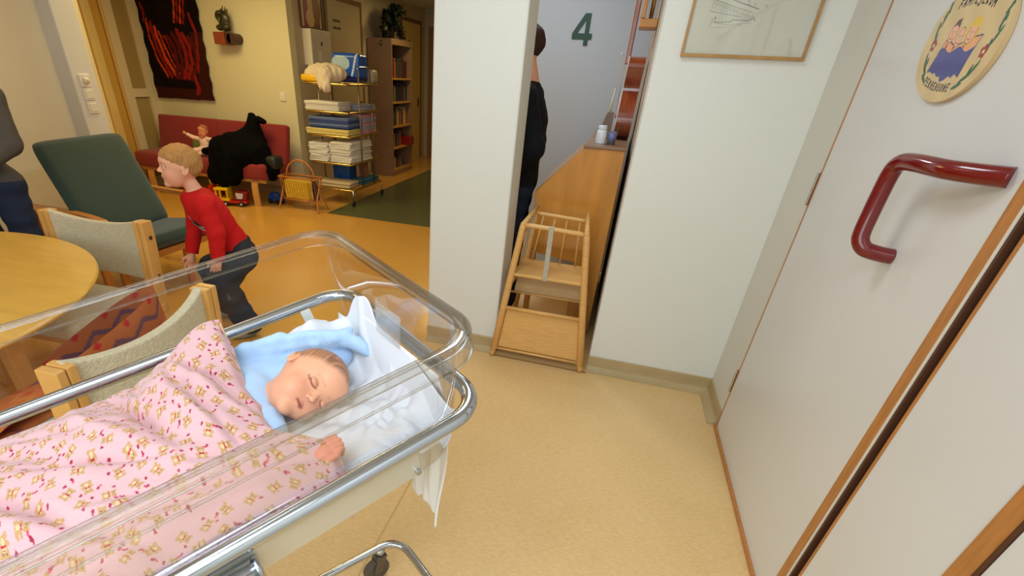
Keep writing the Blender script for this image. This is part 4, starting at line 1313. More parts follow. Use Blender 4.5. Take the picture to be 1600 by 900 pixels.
G().rbox((-.44, 4.42, 0), (-.40, 4.46, .58), .006).obj('leg', M_piano, pn)

# jars on the piano
jr = root('jar', (-.105, 3.42, 1.2765), 'white plastic screw-top jar on the piano top', 'jar')
c = V((-.105, 3.42, 1.2765))
G().lathe([(.0, .0), (.030, .0), (.0315, .004), (.0315, .066), (.028, .076), (.024, .080)], c=c).obj('body', mat('jar_white', (232, 234, 236), .3), jr, smooth=True)
G().lathe([(.0265, .080), (.0270, .082), (.0270, .100), (.025, .103), (.0, .103)], c=c).obj('lid', mat('jar_lid', (222, 226, 230), .4), jr, smooth=True)
cu = root('cup', (-.04, 3.42, 1.2765), 'blue and clear cup beside the white jar on the piano top', 'cup')
c = V((-.040, 3.42, 1.2765))
G().lathe([(.0, .0), (.024, .0), (.029, .072), (.027, .072), (.0225, .004), (.0, .004)], c=c).obj('shell', clear_mat('cup_clear', (.75, .82, .9), 1.2, haze=.15), cu, smooth=True)
G().lathe([(.0, .018), (.0245, .018), (.0268, .056), (.0, .056)], c=c).obj('band', mat('cup_blue', (52, 78, 190), .35), cu, smooth=True)
for k in range(3):
    G().tube([c + V((.01 - .01 * k, 0, .02)), c + V((.045 - .006 * k, .02, .115 - .01 * k))], .0035, seg=8).obj('pencil', mat('dark_pencil', (50, 40, 40), .5), cu, label='dark pencil')

# guitar standing on the piano, leaning on the niche wall, edge towards the camera
gt = root('guitar', (.02, 3.92, 1.277), 'brown acoustic guitar standing on the piano against the wall, seen edge on', 'guitar')
M_ribs = mat('rosewood', (138, 62, 32), .22, var=.25, vscale=14, stretch=(6, 1, 1), coat=.5)
out = []
for i in range(96):
    q = 2 * math.pi * i / 96
    z = .245 - .245 * math.cos(q)                       # 0..0.49
    u = z / .49
    h = math.sqrt(max(0, 1 - (2 * u - 1) ** 8)) * (.148 + .036 * math.cos((u - .22) * 2 * math.pi / .95) - .030 * math.exp(-((u - .60) / .10) ** 2) - .012 * u)
    out.append((3.90 + (h if math.sin(q) > 0 else -h), 1.277 + z))
tilt = lambda a, b, t: V((t + (b - 1.277) * .02, a, b))
G().prism(out, tilt, -.040, .062).obj('ribs', M_ribs, gt, smooth=False)
inner = [(3.90 + (a - 3.90) * .995, 1.522 + (b - 1.522) * .997) for a, b in out]
G().prism(inner, tilt, -.0435, -.040).obj('soundboard', mat('spruce', (218, 170, 96), .3), gt)
g = G()
ob = [tilt(a, b, -.042) for a, b in out]
g.tube(ob, .0028, seg=6, closed=True); g.obj('binding', mat('white_binding', (230, 226, 214), .4), gt, label='white dotted binding')
G().rbox((-.056, 3.872, 1.72), (-.026, 3.928, 2.38), .006).obj('neck', M_ribs, gt)
G().rbox((-.05, 3.85, 2.38), (-.03, 3.95, 2.56), .006).obj('headstock', M_ribs, gt)
G().prism(oval(3.90, 1.565, .045, .045, 32), tilt, -.0446, -.0435).obj('sound_hole', M_black, gt)
g = G()
for k in range(6): g.tube([V((-.052, 3.875 + .010 * k, 1.42)), V((-.0605, 3.880 + .008 * k, 2.40))], .0009, seg=5)
g.obj('strings', M_brass, gt)
G().rbox((-.054, 3.82, 1.405), (-.0435, 3.98, 1.425), .002).obj('bridge', M_ribs, gt)

# framed brass rods above the guitar
ch = root('wall_chime', (.03, 3.70, 1.93), 'wooden framed chime with brass rods on the niche wall above the guitar', 'chime')
M_gold = mat('honey_wood', (206, 140, 54), .35, var=.1, vscale=12)
G().rbox((-.012, 3.60, 1.90), (.09, 3.80, 1.945), .006).obj('frame_rail', M_gold, ch)
G().rbox((-.012, 3.60, 2.46), (.09, 3.80, 2.50), .006).obj('frame_rail', M_gold, ch)
G().rbox((-.012, 3.60, 1.945), (.012, 3.80, 2.46), .005).obj('frame_panel', M_gold, ch)
for k, y in enumerate((3.63, 3.67, 3.71, 3.75)):
    G().tube([V((.045, y, 1.95)), V((.045, y, 2.455))], .011, seg=14).obj('rod', M_brass, ch, smooth=True)

# pyramid with curved wire
mt = root('wire_stand', (-.075, 3.80, 1.277), 'grey brown wedge with a thin curved wire standing beside the guitar on the piano', 'ornament')
g = G().prism([(-.150, 1.277), (-.062, 1.277), (-.062, 1.44), (-.105, 1.44)], lambda a, b, t: V((a, t, b)), 3.77, 3.84)
g.obj('wedge', mat('wedge_brown', (128, 108, 92), .6, bump=.2), mt, bevel=.003)
g = G()
pw = smooth_path([(-.085, 3.80, 1.44), (-.082, 3.80, 1.54), (-.075, 3.80, 1.66), (-.070, 3.80, 1.74), (-.076, 3.80, 1.775), (-.088, 3.80, 1.77), (-.090, 3.80, 1.745)], 6)
g.tube(pw, .0028, seg=8).obj('wire', mat('wire_pale', (190, 184, 172), .35, metal=.5), mt, smooth=True)
g = G().tube([(-.092, 3.79, 1.442), (-.089, 3.79, 1.50), (-.083, 3.79, 1.58)], [.006, .0045, .002], seg=8)
g.obj('beads', mat('pearly', (226, 220, 190), .2), mt, smooth=True)
g = G().tube(smooth_path([(-.105, 3.80, 1.435), (-.145, 3.80, 1.36), (-.175, 3.80, 1.279)], 6), .0025, seg=6)
g.obj('cord', mat('wire_pale', (190, 184, 172), .35), mt, smooth=True)

# big green 4 on the hallway wall
def text_mesh(txt, size, ext, bold=0.0):
    cu_ = bpy.data.curves.new('t', 'FONT'); cu_.body = txt; cu_.size = size; cu_.extrude = ext; cu_.offset = bold
    o = bpy.data.objects.new('t', cu_); COL.objects.link(o)
    dg = bpy.context.evaluated_depsgraph_get(); me = o.evaluated_get(dg).to_mesh()
    v = [x.co.copy() for x in me.vertices]; f = [tuple(p.vertices) for p in me.polygons]
    o.evaluated_get(dg).to_mesh_clear(); bpy.data.objects.remove(o); bpy.data.curves.remove(cu_)
    return v, f
four = [(.155, 0), (.155, .048), (.0, .048), (.0, .085), (.135, .235), (.195, .235), (.195, .088), (.235, .088), (.235, .048), (.195, .048), (.195, 0)]
hole = [(.155, .088), (.155, .170), (.078, .088)]
g = G()
ox, oz, s4 = -.520, 1.862, .80
# outer shape split so the counter stays open
parts4 = [[(.148, 0), (.198, 0), (.198, .046), (.148, .046)], [(.0, .046), (.238, .046), (.238, .090), (.0, .090)], [(.148, .090), (.198, .090), (.198, .238), (.148, .238)],
          [(.0, .090), (.058, .090), (.148, .190), (.148, .238), (.130, .238)]]
for p in parts4: g.prism([(a * s4 * .82, b * s4 * 1.12) for a, b in p], lambda a, b, t: V((ox + a, t, oz + b)), 4.712, 4.7195)
g.obj('number_four', mat('green_paint', (22, 66, 46), .5), label='big dark green numeral 4 on the grey hallway wall', cat='number')

# ==================================================================== LOUNGE: sofa and things
# tapestry
def tap_col(s, t):
    c = np.ones((*s.shape, 3)) * lin(26, 14, 12)
    x = s / .98; y = t / 1.60
    rng = np.random.default_rng(3)
    base = .5 + .5 * np.sin(x * 20 + 6 * np.sin(y * 7) + 3 * y * 6)
    c = c * (.8 + .3 * base)[..., None]
    c[(y < .09) | ((x > .80) & (y < .5)) ] = lin(62, 26, 18)
    def stroke(pts, w_, col, k=1.):
        d = poly_d(x, y * 1.6, [(a, b * 1.6) for a, b in pts]) + .005 * np.sin(y * 60 + x * 40) + .004 * rng.normal(size=x.shape)
        c[d < w_] = lin(*col)
    OR = (206, 70, 26); RD = (140, 34, 26); DR = (92, 26, 20)
    for i in range(5):
        a = .12 + i * .055
        stroke([(a, .58 - i * .03), (a - .01 + i * .01, .46), (a + .04 + i * .02, .31), (a + .16 + i * .018, .17 + .005 * i)], .013 if i not in (1, 2) else .024, OR if i in (0, 2, 3) else RD)
    for i in range(6):
        a = .10 + i * .10
        stroke([(a, .95), (a + .03, .86), (a + .015, .78)], .02, (70, 22, 18))
    for i in range(5):
        a = .46 + i * .085
        stroke([(a - .04, .50 - abs(i - 2) * .02), (a + .03, .40), (a + .035, .28), (a - .02 - .02 * i, .17)], .030, RD if i in (2, 3) else DR)
    stroke([(.84, .62), (.90, .48), (.86, .32), (.82, .22)], .018, RD)
    stroke([(.74, .18), (.78, .10), (.74, .06)], .03, RD)
    for i in range(4):
        a = .58 + i * .05
        stroke([(a, .98), (a + .08, .84), (a + .06, .70), (a - .0, .56)], .012, OR if i % 2 == 0 else RD)
    for i in range(3):
        stroke([(.10 + .06 * i, .98), (.14 + .06 * i, .86), (.10 + .05 * i, .72)], .016, DR)
    stroke([(.08, .68), (.10, .62), (.08, .57)], .016, RD)
    grain = rng.uniform(.7, 1.25, s.shape)
    return c * grain[..., None]


painted('wall_tapestry', (-6.385, 6.135, 1.125), (1, 0, 0), (0, 0, 1), .98, 1.57, .006, tap_col, vcol_mat('tapestry_wool', .95, .1, sheen=.0, bump=.3, bscale=200),
        mask=lambda s, t: (s > .012 + .010 * np.sin(t * 26)) & (s < .965 + .008 * np.sin(t * 31 + 1)) & (t > .006 + .012 * s / .98), solid=.02, smooth=True,
        label='dark woven wall tapestry with orange and red flame shapes above the red sofa', cat='tapestry')

# wall sculpture on wooden bracket
sc = root('wall_sculpture', (-4.97, 6.05, 1.78), 'small dark bronze sculpture on a two-tone wooden block mounted on the yellow wall', 'sculpture')
G().rbox((-5.12, 5.99, 1.80), (-4.96, 6.17, 1.93), .004).obj('block', mat('red_brown_block', (142, 64, 36), .5, var=.1), sc, label='reddish wooden block')
g = G().rbox((-4.958, 6.0, 1.805), (-4.87, 6.17, 1.925), .012); g.tube([(-4.875, 6.0, 1.865), (-4.875, 6.165, 1.865)], .058, seg=24)
g.obj('block_end', mat('dark_brown_block', (70, 44, 34), .5), sc, label='dark rounded block end')
def bronze(P):
    c0 = A([-4.98, 6.06, 2.07])
    d = ell_(P, c0, (.085, .05, .075)); d = smin(d, ell_(P, c0 + [-.06, -.01, -.09], (.055, .04, .035)), .02)
    d = smin(d, ell_(P, c0 + [.03, -.01, -.085], (.06, .045, .045)), .02); d = smin(d, ell_(P, c0 + [-.05, -.02, .03], (.05, .04, .055)), .02)
    d = smax(d, -ell_(P, c0 + [-.03, -.05, .0], (.03, .03, .045)), .02); d = smax(d, -cap_(P, c0 + A([-.08, -.06, -.05]), c0 + A([.08, -.06, -.055]), .014, .012), .015)
    for a, b in ((.0, .13), (.035, .12), (.06, .105), (-.03, .10)): d = smin(d, cap_(P, c0 + A([a, 0, .05]), c0 + A([a + .012, 0, b]), .014, .007), .01)
    d = smin(d, cap_(P, c0 + A([0, 0, -.11]), c0 + A([0, 0, -.15]), .008, .008), .006)
    return d + .004 * noise3(P, 60, 1)
sdf_obj('figure', bronze, (-5.13, 5.97, 1.90), (-4.85, 6.14, 2.24), .007, mat('bronze', (72, 70, 50), .4, metal=.6, var=.2, vscale=20), sc)

# red sofa
sf = root('sofa', (-5.2, 5.75, 0), 'long red upholstered sofa with bent light wood legs below the tapestry', 'sofa')
G().rbox((-6.20, 5.32, .335), (-4.15, 5.92, .53), .05, seg=5).obj('seat_cushion', M_redwool, sf, smooth=True)
def slab(x0, x1, parent=sf):
    g = G(); Mb = Matrix.Translation(V((0, 5.80, .44))) @ Matrix.Rotation(math.radians(-12), 4, 'X')
    g.rbox((x0, -.03, .0), (x1, .075, .515), .035, M=Mb, seg=5); return g
slab(-6.21, -5.20).obj('back_cushion', M_redwool, sf, smooth=True)
slab(-5.20, -4.13).obj('back_cushion', M_redwool, sf, smooth=True)
M_bent = mat('bent_birch', (214, 160, 84), .35, var=.06, vscale=10)
def bent(pts, w_, th, nm='leg', parent=sf, axis=(1, 0, 0), m=None):
    return G().tube(smooth_path(pts, 6), th / 2, seg=12, flat=w_ / th, up=None).obj(nm, m or M_bent, parent)
def strap_path(pts, wdir, w_, th):
    """flat laminated strip following pts, width along wdir"""
    pts = smooth_path(pts, 8); g = G(); vs = []; wd = V(wdir)
    for i, p in enumerate(pts):
        t = (pts[min(i + 1, len(pts) - 1)] - pts[max(0, i - 1)]).normalized(); nn = t.cross(wd).normalized()
        vs += [p + wd * (w_ / 2) + nn * (th / 2), p - wd * (w_ / 2) + nn * (th / 2), p - wd * (w_ / 2) - nn * (th / 2), p + wd * (w_ / 2) - nn * (th / 2)]
    n = len(pts); f = [(0, 1, 2, 3), tuple(4 * (n - 1) + k for k in (3, 2, 1, 0))]
    for i in range(n - 1):
        for k in range(4): f.append((4 * i + k, 4 * i + 4 + k, 4 * i + 4 + (k + 1) % 4, 4 * i + (k + 1) % 4))
    g.add(vs, f); return g
for x in (-4.34, -6.0):
    strap_path([(x, 5.36, 0), (x, 5.35, .2), (x, 5.37, .30), (x, 5.45, .325), (x, 5.7, .325), (x, 5.95, .325), (x, 6.02, .30), (x, 6.04, .2), (x, 6.04, 0)], (1, 0, 0), .085, .025).obj('leg', M_bent, sf)
    G().box((x - .03, 5.40, .30), (x + .03, 6.0, .325)).obj('cross_rail', M_bent, sf)
G().box((-6.05, 5.42, .02), (-4.9, 5.46, .06)).obj('stretcher', M_bent, sf)
G().box((-6.15, 5.38, .295), (-4.2, 5.42, .335)).obj('front_rail', M_bent, sf)

# doll
def doll_fn(P):
    d = ell_(P, (-5.22, 5.60, .665), (.075, .055, .095))
    for a, b, c, r in (((-5.27, 5.59, .72), (-5.36, 5.56, .735), (-5.43, 5.55, .765), .026), ((-5.17, 5.60, .725), (-5.06, 5.58, .72), (-4.97, 5.57, .745), .027),
                       ((-5.25, 5.57, .60), (-5.32, 5.50, .58), (-5.35, 5.44, .565), .036), ((-5.19, 5.56, .60), (-5.17, 5.49, .57), (-5.17, 5.42, .565), .034)):
        d = smin(d, cap_(P, a, b, r, r * .9), .02); d = smin(d, cap_(P, b, c, r * .9, r * .85), .015)
    return d + .003 * noise3(P, 60, 8)
dl = root('doll', (-5.22, 5.58, .535), 'baby doll in a pale pink suit sitting on the red sofa', 'doll')
sdf_obj('suit', doll_fn, (-5.50, 5.34, .50), (-4.90, 5.72, .82), .008, mat('doll_pink', (240, 204, 190), .9), dl)
hf = frame((-5.215, 5.60, .815), (.15, -1, .1), (0, .0, 1))
sdf_obj('head', lambda P: smin(head_sdf(tohead(P, hf, .16), True) * .16, cap_(P, (-5.22, 5.61, .72), (-5.215, 5.61, .77), .03, .03), .01), (-5.32, 5.48, .69), (-5.10, 5.72, .92), .006,
        vcol_mat('doll_skin', .5), dl, colfn=lambda v: face_cols(tohead(v, hf, .16), True) * A([.95, .72, .60]))
for p, dr in (((-5.455, 5.548, .775), (-.03, -.01, .02)), ((-4.95, 5.567, .752), (.03, -.01, .012))):
    def hnd(P, p=A(p), dr=A(dr)):
        d = ell_(P, p, (.017, .014, .014))
        for k in range(4): d = smin(d, cap_(P, p + A([0, .004 * (k - 1.5), .004 * (k - 1.5)]), p + dr * .9 + A([0, .007 * (k - 1.5), .008 * (k - 1.5)]), .005, .004), .003)
        return smin(d, cap_(P, p, p + A([0, -.02, .012]), .005, .004), .003)
    sdf_obj('hand', hnd, A(p) - .05, A(p) + .06, .0035, mat('doll_hand', (226, 160, 122), .5), dl)
# green cushion behind the doll
Mg = Matrix.Translation(V((-5.42, 5.66, .535))) @ Matrix.Rotation(math.radians(-16), 4, 'X')
G().rbox((-.09, -.02, 0), (.09, .05, .20), .025, M=Mg).obj('cushion', mat('olive_green_cloth', (110, 122, 60), .9), label='small olive green cushion behind the doll on the sofa', cat='cushion', smooth=True)

# black coat heap
def coat_fn(P):
    d = cap_(P, (-4.50, 5.72, 1.03), (-4.50, 5.66, .78), .055, .16)
    d = smin(d, ell_(P, (-4.60, 5.52, .66), (.32, .22, .20)), .08)
    d = smin(d, cap_(P, (-4.80, 5.42, .62), (-4.86, 5.30, .34), .17, .10), .08)
    d = smin(d, cap_(P, (-4.55, 5.40, .58), (-4.62, 5.30, .36), .18, .12), .08)
    d = smin(d, cap_(P, (-4.35, 5.5, .60), (-4.20, 5.50, .44), .18, .13), .08)
    d = smin(d, cap_(P, (-4.42, 5.70, 1.0), (-4.30, 5.70, .985), .045, .015), .03)
    d = smin(d, cap_(P, (-5.0, 5.45, .62), (-5.10, 5.42, .60), .05, .03), .04)
    d = smin(d, cap_(P, (-4.80, 5.28, .34), (-4.74, 5.26, .24), .07, .04), .05)
    d = d + .014 * noise3(P, 14, 4) + .008 * np.sin(P[..., 0] * 40 + P[..., 2] * 22)
    return d
sdf_obj('coat', coat_fn, (-5.2, 4.95, .15), (-3.95, 5.98, 1.16), .016, M_black, label='heap of black coats piled on the right end of the red sofa', cat='coat')
G().rbox((-4.22, 5.42, .46), (-4.04, 5.62, .62), .05, seg=4).obj('handbag', mat('dark_olive_leather', (30, 34, 24), .5), label='dark bag beside the black coats on the sofa end', cat='bag', smooth=True)

# window wall of the lounge: framed glazed partition (on x = -6.4)
wl = G().box((-6.5, 3.87, 0), (-6.4, 5.60, 2.7)); struct('wall_window_side', wl, mat('golden_pane_reflection', (206, 164, 78), .35, coat=.3))  # golden colour holds the yellowish reflection of a glass pane
wn = G()
wn.box((-6.44, 5.60, 0), (-6.39, 5.76, 2.7)).box((-6.44, 6.01, 0), (-6.39, 6.17, 2.7)).box((-6.44, 5.76, 1.14), (-6.39, 6.01, 1.24)).box((-6.44, 5.76, 0), (-6.39, 6.01, .12))
wo = struct('window_1', wn, mat('window_frame_paint', (222, 206, 168), .5))
for z0, z1 in ((.12, 1.14), (1.24, 2.7)):
    G().box((-6.43, 5.76, z0), (-6.42, 6.01, z1)).obj('pane', mat('frosted_tan_pane', (168, 146, 92), .3), wo)
G().tube([(-6.375, 5.585, 0), (-6.375, 5.585, 2.7)], .02).obj('edge_pole', mat('pole_gold', (206, 170, 96), .4), wo)
struct('trim_7', G().rbox((-6.40, 5.30, 0), (-6.34, 5.42, 2.7), .01), mat('glossy_post', (226, 200, 130), .12, coat=.8))

# switches
for k, (z, nm, lab) in enumerate(((1.405, 'dimmer_switch', 'round white dimmer switch topmost on the left column'), (1.30, 'light_switch', 'white rocker switch between dimmer and lower switch'),
                                  (1.195, 'light_switch', 'lowest white rocker switch on the left column'))):
    y = 3.672
    r_ = root(nm, (-4.59, y, z - .05), lab, 'switch', 'switches on the left column')
    G().rbox((-4.600, y - .05, z - .05), (-4.588, y + .05, z + .05), .004).obj('plate', M_switch, r_)
    if k == 0:
        G().lathe([(.0, .022), (.024, .020), (.028, .0), (.0, .0)], c=(-4.588, y, z), M=Matrix.Rotation(math.radians(90), 4, 'Y')).obj('knob', M_switch, r_, smooth=True)
    else:
        G().rbox((-4.588, y - .032, z - .032), (-4.583, y + .032, z + .032), .002).obj('rocker', M_switch, r_)
r_ = root('light_switch', (-4.33, 6.165, 1.20), 'single white switch plate on the yellow wall right of the sofa', 'switch')
G().rbox((-4.375, 6.158, 1.20), (-4.285, 6.17, 1.30), .003).obj('plate', M_switch, r_)
G().rbox((-4.36, 6.154, 1.215), (-4.30, 6.158, 1.285), .002).obj('rocker', M_switch, r_)

# magazine rack
mr = root('magazine_rack', (-3.72, 5.52, 0), 'bent cane magazine rack with hoop handle filled with yellow magazines', 'magazine rack')
M_cane = mat('cane', (196, 122, 52), .4, var=.12, vscale=20)
x0, x1 = -4.02, -3.50
for x in (x0, x1):
    for y0, y1 in ((5.40, 5.56), (5.64, 5.48)):
        G().tube(smooth_path([(x - (.03 if x == x0 else -.03), y0, .004), (x, y0 + (y1 - y0) * .3, .16), (x, y1 + (y1 - y0) * .15, .40)], 6), .011).obj('leg', M_cane, mr, smooth=True)
for y in (5.42, 5.62):
    G().tube([(x0, y, .40), (x1, y, .40)], .012).obj('rail', M_cane, mr, smooth=True)
    G().tube([(x0, 5.47 if y < 5.5 else 5.57, .12), (x1, 5.47 if y < 5.5 else 5.57, .12)], .009).obj('rail', M_cane, mr, smooth=True)
    g = G()
    for k in range(14):
        xx = x0 + .02 + (x1 - x0 - .04) * k / 13; g.tube([(xx, y, .40), (xx, 5.47 if y < 5.5 else 5.57, .12)], .003, seg=6)
    g.obj('slats', M_cane, mr)
G().tube(arc((-3.76, 5.52, .40), .20, 0, math.pi, 24), .010).obj('handle', M_cane, mr, smooth=True)
for x in (x0, x1): G().tube([(x, 5.42, .40), (x, 5.62, .40)], .010).obj('rail', M_cane, mr, smooth=True)
R3 = random.Random(3)
cols_ = [(226, 196, 60), (232, 206, 76), (214, 180, 48), (236, 214, 110), (222, 186, 40), (60, 54, 60), (200, 190, 170)]
for k, cc in enumerate(cols_):
    y = 5.478 + k * .0145; xa = -3.99 + R3.uniform(0, .05); xb = -3.66 + R3.uniform(-.02, .05) + (.10 if k > 4 else 0)
    G().rbox((xa, y, .135), (xb, y + .011, .36 + R3.uniform(-.03, .03)), .002).obj('magazine', mat('mag%d' % k, cc, .4, var=.15, vscale=25),
        label=('yellow magazine upright in the cane rack, %s' % ('frontmost', 'second from the front', 'third from the front', 'fourth from the front', 'fifth from the front')[k] if k < 5 else ('dark magazine at the back of the cane rack' if k == 5 else 'pale magazine rearmost in the cane rack')), cat='magazine', group='magazines in the cane rack' if k < 5 else None)
G().lathe([(.0, .0), (.035, .0), (.035, .10), (.014, .13), (.014, .17), (.0, .17)], c=(-3.88, 5.86, .001)).obj('bottle', mat('bottle_white', (226, 222, 210), .35), smooth=True, label='small white bottle on the floor behind the magazine rack', cat='bottle')

# toys under the sofa
tk = root('toy_truck', (-4.62, 5.26, 0), 'plastic toy truck with yellow cab and red bed on the floor by the sofa', 'toy')
M_ty = mat('toy_yellow', (240, 196, 20), .3); M_tr = mat('toy_red', (196, 30, 24), .3); M_tb = mat('toy_blue', (28, 70, 150), .35)
Mt = Matrix.Translation(V((-4.66, 5.26, 0))) @ Matrix.Rotation(math.radians(16), 4, 'Z')
g = G(); z0, z1 = .075, .205
for (a, b) in ((-.17, -.15), (-.03, -.01)):
    for (c_, d_) in ((-.07, -.05), (.05, .07)): g.box((a, c_, z0), (b, d_, z1), Mt)
g.rbox((-.18, -.08, z1 - .01), (0, .08, z1 + .018), .008, M=Mt); g.rbox((-.18, -.08, z0 - .01), (0, .08, z0 + .022), .006, M=Mt)
g.box((-.02, -.07, z0), (-.008, .07, z1), Mt); g.box((-.115, -.075, z0), (-.10, -.06, z1), Mt)
g.obj('cab', M_ty, tk)
G().rbox((-.20, -.075, .042), (.22, .075, .072), .008, M=Mt).obj('chassis', M_tr, tk)
g = G().prism([(.02, .075), (.21, .075), (.24, .18), (.10, .19)], lambda a, b, t: Mt @ V((a, t, b)), -.06, .06); g.obj('bed', mat('toy_dark_red', (130, 24, 26), .35), tk, bevel=.004)
g = G().prism([(.10, .10), (.17, .10), (.19, .165), (.09, .17)], lambda a, b, t: Mt @ V((a, t, b)), -.068, -.061); g.obj('sticker', mat('toy_sticker', (206, 206, 210), .4), tk)
for a in (-.13, -.05, .15):
    for s in (-.082, .065):
        w_ = G().tube([Mt @ V((a, s, .034)), Mt @ V((a, s + .018, .034))], .034, seg=20).obj('wheel', M_rubber, tk)
        G().tube([Mt @ V((a, s - .003, .034)), Mt @ V((a, s + .021, .034))], .014, seg=12).obj('hub', mat('toy_hub', (214, 214, 210), .4), w_)
t2 = root('toy_walker', (-5.02, 5.42, 0), 'red plastic toy with a yellow ring handle on the floor behind the boy', 'toy')
G().rbox((-5.10, 5.33, .03), (-4.92, 5.50, .20), .04, seg=4).obj('body', M_tr, t2, smooth=True)
G().tube(arc((-5.02, 5.40, .235), .06, 0, 2 * math.pi, 28)[:-1], .014, closed=True).obj('ring_handle', M_ty, t2, smooth=True)
for x in (-5.07, -4.95): G().tube([(x, 5.315, .035), (x, 5.335, .035)], .035, seg=18).obj('wheel', M_rubber, t2)
t3 = root('toy_car', (-4.24, 5.62, 0), 'small blue toy car on the floor behind the sofa leg', 'toy')
G().prism([(-.10, .03), (.10, .03), (.10, .08), (.05, .10), (.02, .14), (-.06, .14), (-.10, .09)], lambda a, b, t: V((-4.24 + a, 5.62 + t, b)), -.05, .05).obj('body', M_tb, t3, bevel=.01)
for a in (-.06, .06):
    for s in (-.06, .045): G().tube([(-4.24 + a, 5.62 + s, .032), (-4.24 + a, 5.62 + s + .015, .032)], .032, seg=18).obj('wheel', M_rubber, t3)

# ==================================================================== TABLE AND CHAIRS
tb = root('round_table', (-2.95, .80, 0), 'large round birch table at the left edge of the room', 'table')
tc_ = V((-2.953, .798, 0))
G().lathe([(.0, .690), (1.005, .690), (1.035, .694), (1.046, .706), (1.046, .712), (1.040, .720), (.0, .720)], c=tc_, seg=96).obj('tabletop', mat('table_birch', (226, 176, 78), .25, var=.06, vscale=5, stretch=(1, 5, 1), coat=.2), tb, smooth=False)
for a in (45, 135, 225, 315):
    q = math.radians(a); p = tc_ + V((.62 * math.cos(q), .62 * math.sin(q), 0))
    G().rbox((p.x - .035, p.y - .035, 0), (p.x + .035, p.y + .035, .69), .008).obj('leg', M_bent, tb)
G().rbox((-3.38, 1.36, .7205), (-3.03, 1.62, .735), .002).obj('magazine', mat('white_paper', (234, 232, 226), .5), label='white magazine lying open-side up on the round table', cat='magazine')
G().rbox((-3.42, 1.42, .7355), (-3.12, 1.63, .741), .001).obj('magazine', mat('grey_cover', (170, 172, 168), .4, var=.2, vscale=14), label='grey-covered magazine on top of the white one on the table', cat='magazine')

M_knit = mat('cream_weave', (206, 196, 166), .95, var=.10, vscale=90, bump=.5, bscale=140)


def make_chair(label):
    """low birch armchair, local frame: back along x, faces +y; origin on the floor below the back"""
    r_ = root('armchair', (0, 0, 0), label, 'chair')
    # side frames: two laminated posts with arms
    for sx in (-1, 1):
        x = .335 * sx
        for dx, nm in ((0, 'post'), (-.034 * sx, 'post')):
            xx = x + dx
            g = strap_path([(xx, .02, 0), (xx, -.01, .25), (xx, -.035, .50), (xx, -.055, .70), (xx, -.06, .83)], (1, 0, 0), .030, .075)
            g.obj(nm, M_bent, r_, bevel=.005)
        strap_path([(x - .017 * sx, .47, .345), (x - .017 * sx, .50, .30), (x - .017 * sx, .505, .15), (x - .017 * sx, .51, 0)], (1, 0, 0), .06, .035).obj('leg', M_bent, r_)
        G().rbox((x - .03, -.02, .315), (x + .0, .50, .36), .006).obj('side_rail', M_bent, r_)
        g = G()
        for z in (.52, .74): g.tube([(x + .014 * sx, -.045 - .06 * (z - .52), z), (x + .0175 * sx, -.045 - .06 * (z - .52), z)], .012, seg=14)
        g.obj('bolt', M_darkgap, r_, label='dark bolt heads')
    # upholstered back panel, curved top edge, gently bowed
    n = 40; m_ = 24; vs = []
    for i in range(n + 1):
        u = -1 + 2 * i / n; x = u * .30
        top = .835 - .050 * (1 - u * u) ** .9
        bot = .485
        for j in range(m_ + 1):
            z = bot + (top - bot) * j / m_
            y = -.045 - .04 * (1 - u * u) - .06 * (z - .45) * .4
            vs.append((x, y, z))
    f = [(i * (m_ + 1) + j, (i + 1) * (m_ + 1) + j, (i + 1) * (m_ + 1) + j + 1, i * (m_ + 1) + j + 1) for i in range(n) for j in range(m_)]
    make('backrest', vs, f, M_knit, r_, smooth=True, solid=.036, bevel=.006)
    G().rbox((-.30, .0, .36), (.30, .52, .44), .03, seg=4).obj('seat', M_knit, r_, smooth=True)
    G().rbox((-.335, .03, .32), (.335, .07, .36), .006).obj('seat_rail', M_bent, r_)
    G().rbox((-.335, .45, .32), (.335, .49, .36), .006).obj('seat_rail', M_bent, r_)
    return r_


c1 = make_chair('cream woven birch chair behind the round table, in front of the green armchair')
c1.location = (-2.73, 1.93, 0); c1.rotation_euler = (0, 0, math.radians(184))
c2 = copy_tree(c1); c2['label'] = 'cream woven birch chair beside the bassinet, patterned cushion on its seat'
c2.location = (-1.50, 1.085, 0); c2.rotation_euler = (0, 0, math.radians(95))
for c in (c1, c2): c['group'] = 'woven birch chairs around the table'

# kilim cushion on the near chair
def kil(s, t):
    c = np.ones((*s.shape, 3)) * lin(196, 112, 58)
    x = s / .52; y = t / .46
    zz = np.abs(((x * 4) % 1) - .5) * 2
    for k, col in enumerate(((150, 76, 80), (206, 128, 58), (120, 84, 96), (188, 146, 84))):
        b = (y - .08 - k * .24 - .10 * zz); c[(b > 0) & (b < .055)] = lin(*col)
    for i in range(4):
        for j in range(3):
            cx, cy = (i + .5) / 4, .17 + j * .30
            c[(np.abs(x - cx) * 1.6 + np.abs(y - cy) * 1.2) < .05] = lin(200, 48, 44)
    c[(x < .10) & (y < .3)] = lin(84, 88, 98); c[y > .95] = lin(170, 90, 50)
    return c
def kil_dz(s, t):
    u = s / .52 * 2 - 1; v_ = t / .46 * 2 - 1
    return .05 * (1 - u ** 4) * (1 - v_ ** 4)
uy = V((math.sin(math.radians(13)), 0, math.cos(math.radians(13))))
uy2 = (V((0.2, -.257, .94))).normalized()
